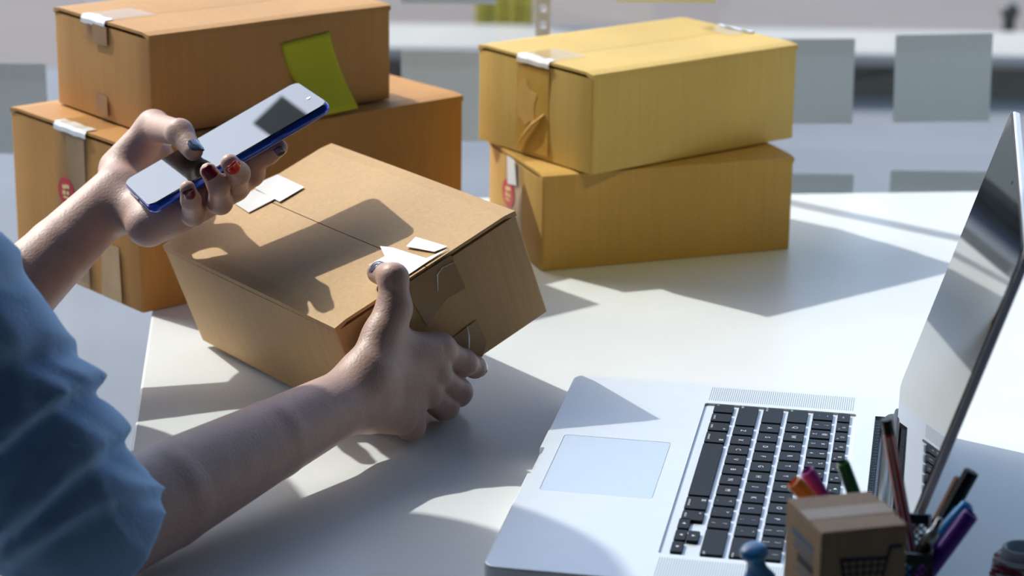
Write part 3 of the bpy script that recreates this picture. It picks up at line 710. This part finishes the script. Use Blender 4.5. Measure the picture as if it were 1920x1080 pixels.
pen('dark green marker rising behind the kraft box', (1579, 866), (1602, 928), 1.236, .0040, (14, 122, 60))
pen('red fineliner with white stripes and a black end', (1661, 786), (1692, 952), 1.244, .0037, (200, 26, 42), 'fineliner', 'pen', 'fineliner_pen')
pen('thick black pencil leaning right in the organiser', (1822, 884), (1766, 984), 1.239, .0044, (16, 17, 20), 'pencil', 'pencil', 'pencil')
pen('thin brown wooden pencil beside the thick black pencil', (1800, 897), (1758, 978), 1.247, .0034, (140, 104, 84), 'pencil', 'pencil', 'pencil')
pen('sky blue marker leaning right just behind the purple one', (1817, 946), (1764, 1006), 1.2215, .0044, (30, 164, 236))
pen('dark purple marker leaning right, nearest of the leaning pens', (1822, 962), (1742, 1070), 1.2105, .0048, (100, 34, 160))
pen('steel and black ballpoint pen low among the leaning pens', (1764, 972), (1738, 1020), 1.2005, .0036, (20, 20, 24), 'ballpoint', 'pen', 'ballpoint_pen')

# push pin stuck in an eraser, spool of twine, white notepad
M['pinblue'] = mat('blue_pin_plastic', (30, 124, 196), .25, var=.04, vscale=60, coat=.4)
M['eraser'] = mat('white_eraser', (224, 224, 220), .6, var=.03, vscale=60)
M['steel'] = mat('steel_needle', (180, 182, 186), .2, 1, var=.02, vscale=50)
pc = at(1424, 1078, Y=1.21)
er = empty('eraser', frame_at(pc.x, pc.y, .4, .0003)); tag(er, 'white eraser holding a blue push pin at the bottom edge', 'eraser')
bm = bmesh.new(); rbox(bm, -.012, .012, -.009, .009, 0, pc.z-.0045, .002, 4, .001); obj('block', bm, M['eraser'], er)
pz = frame(pc + Vector((0, 0, -.004)), Vector((.93, 0, .36)).normalized(), Vector((0, 1, 0)), Vector((-.36, 0, .93)).normalized())
pp = empty('push_pin', Matrix.Translation(pc + Vector((0, 0, -.004))) @ Matrix.Rotation(math.radians(-12), 4, 'Y') @ Matrix.Rotation(math.radians(14), 4, 'X') @ Matrix.Scale(1.4, 4)); tag(pp, 'blue plastic push pin standing at the bottom edge beside the keyboard', 'push pin')
bm = bmesh.new(); lathe(bm, [(.0002, 0), (.0064, .0004), (.0070, .0012), (.0060, .003), (.0044, .006), (.0036, .010), (.0040, .0125), (.0050, .0135), (.0056, .0145), (.0056, .0162), (.0048, .0172), (.0030, .0176), (.0006, .0178)], 28); obj('head', bm, M['pinblue'], pp, True)
bm = bmesh.new(); lathe(bm, [(.0001, -.008), (.0005, -.006), (.0005, .0005)], 8); obj('needle', bm, M['steel'], pp)
jc = at(1916, 1026, Y=1.262)
sp = empty('twine_spool', Matrix.Translation((jc.x, jc.y, .0004))); tag(sp, 'spool of red and white twine with a hollow white core at the corner', 'spool')
M['core'] = mat('white_core', (206, 214, 222), .5, var=.03, vscale=50); zc = jc.z
bm = bmesh.new(); lathe(bm, [(.0085, 0), (.0115, 0), (.0115, zc-.002), (.0112, zc-.0005), (.0100, zc), (.0090, zc-.0008), (.0085, zc-.003), (.0085, 0)], 36, False); obj('core', bm, M['core'], sp, True)
mt = mat('striped_twine', (226, 222, 222), .8); N = mt.node_tree.nodes; L = mt.node_tree.links
tc = N.new('ShaderNodeTexCoord'); wv = N.new('ShaderNodeTexWave'); wv.inputs['Scale'].default_value = 48; wv.inputs['Distortion'].default_value = 3; wv.wave_type = 'BANDS'; wv.bands_direction = 'DIAGONAL'
rp = N.new('ShaderNodeValToRGB'); rp.color_ramp.interpolation = 'CONSTANT'; rp.color_ramp.elements[0].color = srgb(158, 26, 52); rp.color_ramp.elements[1].color = srgb(228, 224, 226); rp.color_ramp.elements[1].position = .42
L.new(tc.outputs['Object'], wv.inputs[0]); L.new(wv.outputs[0], rp.inputs[0]); L.new(rp.outputs[0], N['Principled BSDF'].inputs['Base Color'])
bm = bmesh.new(); pts = []; turns = 26; nn = turns*20
for layer, (dr, sg) in enumerate(((0, 1), (.0014, -1))):
    for i in range(nn+1):
        f = i/nn; z = .004+(zc-.0095)*(f if sg > 0 else 1-f); rr = .0130+dr+.0026*math.sin(math.pi*f)
        a = 2*math.pi*turns/2*f*sg; pts.append((rr*math.cos(a), rr*math.sin(a), z))
tube(bm, pts, .0012, 6); o = obj('twine', bm, mt, sp, True)
M['padwhite'] = mat('white_paper_pad', (232, 232, 230), .5, var=.02, vscale=40)
a_, b_ = at(690, 1074, z=.009), at(800, 1079, z=.009); yw = math.atan2(b_.y-a_.y, b_.x-a_.x)
npd = empty('notepad', frame_at(a_.x, a_.y, yw, .0004)); tag(npd, 'white notepad with a rounded corner at the bottom edge', 'notepad')
bm = bmesh.new(); rbox(bm, 0, .085, -.14, 0, .0006, .0072, .006, 5); obj('pages', bm, M['padwhite'], npd)
bm = bmesh.new(); rbox(bm, -.001, .086, -.141, .001, 0, .0006, .007, 5); rbox(bm, -.001, .086, -.141, .001, .0072, .0088, .007, 5, .0004); obj('cover', bm, M['eraser'], npd)
# ------------------------------------------------------------------ person: signed distance field -> one smooth surface
def A3(v): return np.array((v[0], v[1], v[2]), float)
def cone(P, a, b, ra, rb):
    ab = b-a; t = np.clip(((P-a) @ ab)/(ab @ ab + 1e-12), 0, 1)
    return np.linalg.norm(P-a-t[:, None]*ab, axis=1)-(ra+(rb-ra)*t)
def ell(P, c, r, Rm=None):
    q = P-c
    if Rm is not None: q = q @ Rm
    k = np.linalg.norm(q/r, axis=1); k2 = np.linalg.norm(q/(np.array(r)**2), axis=1)+1e-9
    return k*(k-1)/k2
def smin(a, b, k):
    h = np.clip(.5+.5*(b-a)/k, 0, 1); return b*(1-h)+a*h-k*h*(1-h)
def chain(P, pts, rs, k=.004):
    d = None
    for i in range(len(pts)-1):
        c = cone(P, pts[i], pts[i+1], rs[i], rs[i+1]); d = c if d is None else smin(d, c, k)
    return d
def surface_nets(fn, lo, hi, h, mg=.004):
    lo = np.array(lo, float); n = np.ceil((np.array(hi)-lo)/h).astype(int)+17
    B = 16; nb = n//B+1
    blk = np.stack(np.meshgrid(*[np.arange(x) for x in nb], indexing='ij'), -1).reshape(-1, 3)*B
    def keep(blk, b):
        d = np.concatenate([fn(lo+(c+b/2)*h) for c in np.array_split(blk, max(1, len(blk)//60000))]); return blk[np.abs(d) < b*h*.9+mg]
    blk = keep(blk, 16)
    o4 = np.stack(np.meshgrid(*[np.arange(4)*4]*3, indexing='ij'), -1).reshape(-1, 3); blk = (blk[:, None]+o4[None]).reshape(-1, 3); blk = keep(blk, 4)
    o1 = np.stack(np.meshgrid(*[np.arange(4)]*3, indexing='ij'), -1).reshape(-1, 3); cells = (blk[:, None]+o1[None]).reshape(-1, 3)
    dims = n+20; key = lambda c: (c[..., 0].astype(np.int64)*dims[1]+c[..., 1])*dims[2]+c[..., 2]
    offs = np.array([[(i >> 0) & 1, (i >> 1) & 1, (i >> 2) & 1] for i in range(8)])
    ck = key(cells[:, None]+offs[None]); uq, inv = np.unique(ck, return_inverse=True); inv = inv.reshape(ck.shape)
    cx = np.stack([uq//(dims[1]*dims[2]), (uq//dims[2]) % dims[1], uq % dims[2]], -1)
    val = np.concatenate([fn(lo+c*h) for c in np.array_split(cx, max(1, len(cx)//120000))])
    V = val[inv]; act = (V.min(1) < 0) & (V.max(1) >= 0); cells, V = cells[act], V[act]
    acc = np.zeros((len(cells), 3)); cnt = np.zeros(len(cells))
    for i in range(8):
        for a in range(3):
            j = i | (1 << a)
            if i == j: continue
            va, vb = V[:, i], V[:, j]; m_ = (va < 0) != (vb < 0); t = np.where(m_, va/np.where(m_, va-vb, 1), 0)
            p = offs[i]+t[:, None]*(offs[j]-offs[i]); acc += p*m_[:, None]; cnt += m_
    verts = lo+(cells+acc/cnt[:, None])*h
    ids = key(cells); order = np.argsort(ids); sid = ids[order]
    def find(c):
        k = key(c); p = np.clip(np.searchsorted(sid, k), 0, len(sid)-1); return np.where(sid[p] == k, order[p], -1)
    faces = []
    for a in range(3):
        b, c = (a+1) % 3, (a+2) % 3; j = 1 << a
        va, vb = V[:, 0], V[:, j]; m_ = (va < 0) != (vb < 0); cc = cells[m_]; fl = (va < 0)[m_]
        eb = np.eye(3, dtype=int)[b]; ec = np.eye(3, dtype=int)[c]
        q = np.stack([find(cc), find(cc-eb), find(cc-eb-ec), find(cc-ec)], -1); ok = (q >= 0).all(1); q, fl = q[ok], fl[ok]
        q[~fl] = q[~fl][:, ::-1]; faces.append(q)
    return verts, np.concatenate(faces)
def np_mesh(name, parts, org):
    vs, fs, n0 = [], [], 0
    for v, f in parts: vs.append(v-org); fs.append(f+n0); n0 += len(v)
    v = np.concatenate(vs); f = np.concatenate(fs)
    me = bpy.data.meshes.new(name); me.vertices.add(len(v)); me.vertices.foreach_set('co', v.ravel())
    me.loops.add(f.size); me.loops.foreach_set('vertex_index', f.ravel()); me.polygons.add(len(f))
    me.polygons.foreach_set('loop_start', np.arange(len(f))*4); me.polygons.foreach_set('loop_total', np.full(len(f), 4)); me.update(); me.validate()
    return me

# --- right hand, holding the box: thumb on top, fingers under the lower edge
def rh(px, py, off, zmin=None):
    p = hfront(px, py, off)
    if zmin is not None and p.z < zmin: p = at(px, py, z=zmin)
    return A3(p)
def rtop(px, py, off): return A3(at(px, py, plane=(C+hz*off, hz)))
rW = rh(668, 742, .034)
def elbow(px, py, Wp, ln, near=True):
    best = None
    for i in range(400):
        p = A3(at(px, py, Y=.9+i*.003)); e = abs(np.linalg.norm(p-Wp)-ln)
        if (p[1] < Wp[1]) == near and (best is None or e < best[0]): best = (e, p)
    return best[1]
rE = A3(at(163, 1006, z=.039))
rMC = [rh(824, 654, .016), rh(814, 698, .021), rh(797, 734, .025), rh(768, 764, .030, .017)]
rCar = [rh(693, 708, .034), rh(684, 725, .036), rh(676, 744, .036), rh(670, 764, .036)]
rF = [
 ([rMC[0], rh(870, 680, .013), rh(890, 688, .004), rh(898, 691, -.006)], [.0102, .0088, .0079, .0066]),
 ([rMC[1], rh(860, 735, .014, .012), rh(862, 741, -.004, .010), rh(850, 738, -.016, .009)], [.0102, .0092, .0080, .0068]),
 ([rMC[2], rh(836, 762, .016, .011), rh(830, 768, .002, .009), rh(815, 764, -.008, .0085)], [.0098, .0086, .0075, .0064]),
 ([rMC[3], rh(772, 800, .030, .0105), rh(764, 803, .022, .009), rh(752, 797, .014, .0085)], [.0098, .0088, .0078, .0066])]
rT = ([rh(694, 684, .030), rh(739, 578, .016), rtop(738, 521, .0125), rtop(709, 511, .0092)], [.0150, .0118, .0098, .0082])
def right_hand(P):
    d = None
    for c, m_, ra, rb in zip(rCar, rMC, (.0135, .0145, .0140, .0135), (.0108, .0108, .0104, .0104)):
        e = cone(P, c, m_, ra, rb); d = e if d is None else smin(d, e, .010)
    d = smin(d, cone(P, rh(700, 770, .034, .014), rh(748, 783, .034, .014), .0150, .0125), .010)
    d = smin(d, cone(P, rT[0][0], rT[0][1], rT[1][0], rT[1][1]), .016)
    d = smin(d, cone(P, rh(716, 632, .019), rh(800, 655, .017), .0085, .0085), .016)
    fore = chain(P, [rW, rW+(rE-rW)*.35, rW+(rE-rW)*.75, rE], [.0218, .0268, .0338, .0352], .0025)
    d = smin(d, fore, .016)
    th = chain(P, rT[0][1:], rT[1][1:], .006); r = smin(d, th, .007)
    for pts, rs in rF: r = np.minimum(r, smin(d, chain(P, pts, rs, .004), .006))
    for pts, rs in rF: r = smin(r, np.linalg.norm(P-pts[1], axis=1)-rs[1]*1.03, .004)
    for m_ in rMC[:3]: r = smin(r, np.linalg.norm(P-(m_+A3(hN)*.003), axis=1)-.0088, .006)
    ax_ = (rE-rW)/np.linalg.norm(rE-rW); return np.maximum(r, (P-rE) @ ax_-.02)

# --- left hand, holding the phone
def lh(px, py, w): return A3(at(px, py, plane=(PO+pn*w, pn)))
def pu(u, v, w): return A3(PO+pa*u+pb*v+pn*w)
lW = lh(220, 364, -.017)
lE = A3(at(-105, 682, Y=1.63))
lMC = [pu(.084, .048, -.028), pu(.067, .054, -.029), pu(.050, .055, -.029), pu(.034, .051, -.027)]
lCar = [pu(.004, .012, -.026), pu(.001, .021, -.028), pu(-.001, .030, -.029), pu(-.003, .038, -.028)]
lF = [
 ([lMC[0], lh(476, 302, -.0190), lh(503, 289, -.0182), lh(524, 277, -.0165)], [.0100, .0084, .0076, .0064]),
 ([lMC[1], lh(440, 352, -.022), lh(447, 325, -.004), lh(431, 306, .0105)], [.0102, .0090, .0082, .0070]),
 ([lMC[2], lh(413, 379, -.022), lh(410, 349, -.004), lh(391, 321, .0095)], [.0100, .0085, .0076, .0064]),
 ([lMC[3], lh(362, 402, -.021), lh(358, 376, -.004), lh(352, 354, .0085)], [.0095, .0080, .0070, .0060])]
lT = ([lh(226, 318, -.012), lh(288, 238, .006), lh(337, 249, .019), lh(362, 283, .0095)], [.0165, .0120, .0098, .0076])
def left_hand(P):
    d = None
    for c, m_, ra, rb in zip(lCar, lMC, (.0145, .0150, .0150, .0145), (.0108, .0108, .0105, .0100)):
        e = cone(P, c, m_, ra, rb); d = e if d is None else smin(d, e, .010)
    d = smin(d, cone(P, lh(262, 396, -.028), lh(322, 400, -.026), .0165, .0125), .012)
    d = smin(d, cone(P, lT[0][0], lT[0][1], .0175, .0125), .014)
    d = smin(d, cone(P, lh(245, 322, -.022), lh(300, 290, -.022), .0130, .0110), .012)
    fore = chain(P, [lW, lW+(lE-lW)*.35, lW+(lE-lW)*.75, lE], [.0222, .0260, .0318, .036], .0025)
    d = smin(d, fore, .018)
    r = smin(d, chain(P, lT[0][1:], lT[1][1:], .006), .008)
    for pts, rs in lF: r = np.minimum(r, smin(d, chain(P, pts, rs, .004), .005))
    for pts, rs in lF: r = smin(r, np.linalg.norm(P-pts[1], axis=1)-rs[1]*1.03, .003)
    ax_ = (lE-lW)/np.linalg.norm(lE-lW); return np.maximum(r, (P-lE) @ ax_-.02)

rS = A3(at(-300, 262, Y=1.37)); lS = np.array((-.52, 1.74, .36)); NK = np.array((-.50, 1.59, .40))
hipR, hipL = np.array((-.56, 1.445, -.24)), np.array((-.57, 1.615, -.24)); kneR, kneL = np.array((-.14, 1.43, -.25)), np.array((-.15, 1.63, -.25))
ankR, ankL = np.array((-.13, 1.43, FZ+.08)), np.array((-.14, 1.63, FZ+.08))
def torso(P, g=0):
    d = ell(P, np.array((-.50, 1.53, .17)), (.105+g, .155+g, .20+g))
    d = smin(d, ell(P, np.array((-.54, 1.53, -.10)), (.098+g, .135+g, .20+g)), .06)
    d = smin(d, ell(P, np.array((-.57, 1.53, -.24)), (.12+g, .165+g, .11+g)), .05)
    d = smin(d, cone(P, rS+(lS-rS)*.08, lS+(rS-lS)*.08, .052+g, .052+g), .05); return d
def coarse_body(P):
    d = torso(P)
    d = smin(d, chain(P, [rS, rS*.5+rE*.5, rE], [.046, .040, .036], .02), .03)
    d = smin(d, chain(P, [lS, lS*.5+lE*.5, lE], [.046, .040, .036], .02), .03)
    d = smin(d, cone(P, NK, NK+np.array((.01, .07, .08)), .050, .046), .03)
    hc = NK+np.array((.01, .125, .15))
    d = smin(d, ell(P, hc, (.090, .072, .108)), .02); d = smin(d, ell(P, hc+np.array((.035, 0, -.06)), (.050, .048, .050)), .03)
    d = smin(d, cone(P, hc+np.array((.088, 0, .005)), hc+np.array((.103, 0, -.022)), .007, .011), .012)
    for s in (-1, 1):
        d = smin(d, ell(P, hc+np.array((-.004, s*.074, -.01)), (.018, .007, .030)), .006)
        d = np.maximum(d, -(np.linalg.norm(P-hc-np.array((.094, s*.031, .008)), axis=1)-.016))
    d = smin(d, cone(P, hc+np.array((.083, -.018, -.058)), hc+np.array((.083, .018, -.058)), .006, .006), .006)
    for h_, k_, a_ in ((hipR, kneR, ankR), (hipL, kneL, ankL)):
        d = smin(d, cone(P, h_, k_, .076, .054), .04); d = smin(d, cone(P, k_, a_, .052, .036), .03)
        d = smin(d, cone(P, a_-np.array((.03, 0, .045)), a_+np.array((.13, 0, -.052)), .035, .026), .03)
    return d
ORG = np.array((-.56, 1.53, FZ))
M['skin'] = mat('skin', (188, 154, 140), .48, var=.07, vscale=70, bump=.35, bscale=500, sss=.12)
V1 = surface_nets(right_hand, np.minimum(rE, rW)-.07, np.array((.02, 1.72, .20)), .0016)
V2 = surface_nets(left_hand, (lE[0]-.07, 1.56, min(lE[2], .1)-.07), np.array((-.08, 1.86, .30)), .0016)
V3 = surface_nets(coarse_body, (-.80, 1.15, FZ-.01), (.12, 1.98, .78), .007)
me = np_mesh('person', [V1, V2, V3], ORG); me.polygons.foreach_set('use_smooth', [True]*len(me.polygons))
person = bpy.data.objects.new('person', me); COL.objects.link(person); me.materials.append(M['skin']); person.location = ORG
tag(person, 'person in a light blue shirt with rolled sleeves, holding a phone and steadying a box', 'person')

# shirt: torso and two bunched, rolled sleeves with open cuffs
M['shirt'] = mat('light_blue_cotton', (162, 196, 232), .75, var=.03, vscale=30, bump=.4, bscale=420)
def wob(P, sc, seed):
    r = np.random.RandomState(seed); o = 0
    for _ in range(6):
        k = r.normal(size=3)*sc; o = o+np.sin(P @ k+r.rand()*6.28)
    return o/6
def sleeve(P, S0, E0, F0, rad, seed, creases):
    """tube from shoulder S0 to the rolled cuff at the elbow E0; creases are rings where the cloth bulges, then tucks in sharply"""
    ax = E0-S0; Ls = np.linalg.norm(ax); ax = ax/Ls
    fa = (F0-E0)/np.linalg.norm(F0-E0)
    side = np.cross(ax, fa); side /= np.linalg.norm(side); oth = np.cross(side, ax)
    s = (P-S0) @ ax/Ls; th = np.arctan2((P-S0) @ oth, (P-S0) @ side)
    d = chain(P, [S0, S0+ax*Ls*.45, S0+ax*Ls*.80, E0+ax*.002, E0+ax*.02+fa*.022], rad[:5], .03)
    n1 = wob(P, 16, seed+5)
    for c, wu, wd, a, tl in creases:
        q = s+.05*n1+tl*np.sin(th)-c
        d = d-a*np.where(q < 0, np.exp(-(q/wu)**2), np.exp(-(q/wd)**2)*2-1*np.exp(-(q/(wd*2.2))**2))
    d = d-.0030*wob(P, 34, seed)-.0050*wob(P, 17, seed+1)*np.clip(1.15-s, 0, 1)
    for k_, am in ((22, .0042), (46, .0024)):
        rd = wob(P @ np.diag((1.0, 1.0, .7)), k_, seed+2+k_); d = d-am*np.clip(1-np.abs(rd)*6, 0, 1)*np.clip(s*1.6-.3, 0, 1)
    cn = ax*1.15+fa*.75; cn /= np.linalg.norm(cn); cut_ = (P-E0) @ cn-rad[6]
    inner = cone(P, E0-fa*.02, E0+fa*.12, rad[5], rad[5])
    return np.maximum(np.maximum(d, cut_), -np.maximum(inner, -(cut_+.012)))
rG = [(.42, .10, .03, .004, .03), (.60, .09, .03, .006, -.04), (.745, .09, .016, .009, .01), (.885, .055, .014, .006, .03), (.99, .04, .014, .003, -.02)]
def shirt(P):
    d = torso(P, .014)+.004*wob(P, 24, 3)
    d = np.maximum(d, -(P[:, 2]+.27)); nk = cone(P, NK-np.array((0, 0, .02)), NK+np.array((.01, .07, .08)), .056, .060)
    d = smin(d, np.maximum(cone(P, NK, NK+np.array((.005, .035, .045)), .062, .064), (P-NK-np.array((0, 0, .055))) @ np.array((-.3, 0, .95))), .02)
    d = np.maximum(d, -nk)
    d = smin(d, sleeve(P, rS, rE, rW, [.049, .0455, .044, .0425, .0400, .0362, .022], 11, rG), .02)
    d = smin(d, sleeve(P, lS, lE, lW, [.054, .052, .048, .043, .042, .0385, -.045], 21, rG), .02)
    return d
V4 = surface_nets(shirt, (-.80, 1.12, -.32), (-.10, 1.98, .56), .0036, .012)
sm_ = np_mesh('shirt', [V4], ORG); sh = link_mesh('shirt', sm_, M['shirt'], person, True); sh['label'] = 'light blue shirt with rolled sleeves'
# trousers, shoes, hair
M['denim'] = mat('dark_trousers', (52, 58, 72), .8, var=.05, vscale=60, bump=.3, bscale=400)
def trousers(P):
    d = ell(P, np.array((-.57, 1.53, -.25)), (.130, .174, .115))
    for h_, k_, a_ in ((hipR, kneR, ankR), (hipL, kneL, ankL)):
        d = smin(d, cone(P, h_, k_, .088, .066), .04); d = smin(d, cone(P, k_, a_, .064, .052), .03)
    d = d-.004*wob(P, 26, 9)
    return np.maximum(np.maximum(d, P[:, 2]+.19), -(P[:, 2]-FZ-.07))
link_mesh('trousers', np_mesh('trousers', [surface_nets(trousers, (-.80, 1.15, FZ), (.05, 1.90, -.1), .008)], ORG), M['denim'], person, True)
M['shoe'] = mat('white_shoe', (214, 214, 212), .5, var=.03, vscale=50)
for a_ in (ankR, ankL):
    fn_ = lambda P, a_=a_: np.maximum(smin(cone(P, a_-np.array((.03, 0, .042)), a_+np.array((.14, 0, -.048)), .042, .034), cone(P, a_-np.array((.02, 0, .03)), a_+np.array((-.02, 0, .02)), .043, .043), .02), -(P[:, 2]-FZ-.001))
    link_mesh('shoe', np_mesh('shoe', [surface_nets(fn_, a_-np.array((.13, .08, .09)), a_+np.array((.22, .08, .08)), .006)], ORG), M['shoe'], person, True)
M['hair'] = mat('dark_hair', (34, 26, 22), .4, var=.2, vscale=120, bump=.6, bscale=220, stretch=(1, 1, .12))
hc_ = NK+np.array((.01, .125, .15))
def hair(P):
    d = ell(P, hc_+np.array((-.014, 0, .012)), (.094, .083, .112)); d = smin(d, cone(P, hc_+np.array((-.075, 0, -.02)), hc_+np.array((-.115, 0, -.20)), .050, .024), .03)
    face = ell(P, hc_+np.array((.085, 0, -.045)), (.075, .066, .088)); return np.maximum(d-.003*wob(P*np.array((1, 1, .15)), 160, 4), -face)
link_mesh('hair', np_mesh('hair', [surface_nets(hair, hc_-.25, hc_+.16, .006)], ORG), M['hair'], person, True)

# fingernails
def nail(p, ax, nr, r, col, w=.0052, ln=.0105, back=.2, lift=.0004):
    ax = Vector(ax).normalized(); nr = Vector(nr); nr = (nr-ax*nr.dot(ax)).normalized(); sd_ = ax.cross(nr)
    bm = bmesh.new(); g = []
    for j in range(9):
        v = j/8*2-1; row_ = []
        for i in range(9):
            u = i/8*2-1; q = 1-max(0, (abs(v)-.45)/.55)**2*.45; x = u*w*q
            dz = math.sqrt(max(1e-9, 1-(x/(r*1.05))**2))*r+lift-.0016*max(0, v)**2
            row_.append(bm.verts.new(Vector(p)+ax*(v*ln/2-back*.001)+sd_*x+nr*dz-Vector(ORG)))
        g.append(row_)
    for a, b in zip(g, g[1:]):
        for i in range(8): bm.faces.new((a[i], a[i+1], b[i+1], b[i]))
    o = obj('fingernail', bm, M[col], person, True); md = o.modifiers.new('t', 'SOLIDIFY'); md.thickness = .0006; return o
M['nailred'] = mat('red_nail', (190, 22, 30), .15, var=.05, vscale=100, coat=.8)
M['nailwine'] = mat('wine_nail_glitter', (128, 16, 32), .18, var=.5, vscale=300, coat=.2, var2=(70, 12, 24))
M['nailsteel'] = mat('blue_grey_nail_glitter', (92, 110, 138), .15, .4, var=.5, vscale=420, coat=.8, var2=(40, 48, 66))
M['naildark'] = mat('dark_nail', (44, 34, 52), .15, var=.4, vscale=400, coat=.8, var2=(120, 110, 140))
def camn(p): return CAMO-Vector(p)
def tipnail(F, col, nr, w, ln, t=.75, lab=None):
    a, b = F[0][-2], F[0][-1]; p = a+(b-a)*t; r = F[1][-2]+(F[1][-1]-F[1][-2])*t
    o = nail(p, b-a, nr if nr is not None else camn(p), r, col, w, ln)
    if lab: o['label'] = lab
tipnail(lF[1], 'nailred', None, .0056, .0118, 1.05, 'red nail of the left middle finger')
tipnail(lF[2], 'nailwine', None, .0052, .0112, 1.0, 'dark red glitter nail of the left ring finger')
tipnail(lF[3], 'nailwine', None, .0047, .0102, 1.0, 'dark red glitter nail of the left little finger')
tipnail(lF[0], 'naildark', camn(lF[0][0][-1]).normalized()+Vector((.9, 0, 0)), .0044, .0095, .95, 'dark nail of the left index finger')
tipnail(lT, 'nailsteel', camn(lT[0][-1]).normalized()*.6+pn*.5+Vector((.75, 0, .1)), .0062, .0145, 1.05, 'blue grey glitter nail of the left thumb')
tipnail(rT, 'naildark', hz*1.0+Vector((-.35, .1, 0)), .0060, .0115, .85, 'dark glitter nail of the right thumb')
tipnail(rF[0], 'naildark', Vector((1, .1, .2)), .0046, .0090, .9, 'dark nail of the right index finger')

# stool under the person
st = empty('stool', Matrix.Translation((-.58, 1.53, FZ))); tag(st, 'round wooden stool the person sits on beside the table', 'stool')
M['wood'] = mat('stool_wood', (150, 110, 72), .5, var=.15, vscale=12, stretch=(1, 8, 8))
bm = bmesh.new(); lathe(bm, [(.15, .346), (.163, .351), (.165, .366), (.16, .372)], 40); obj('seat', bm, M['wood'], st, True)
for k in range(4):
    a = math.pi/4+k*math.pi/2; bm = bmesh.new(); tube(bm, [(.17*math.cos(a), .17*math.sin(a), 0), (.11*math.cos(a), .11*math.sin(a), .347)], [.014, .017], 12); obj('leg', bm, M['wood'], st, True)
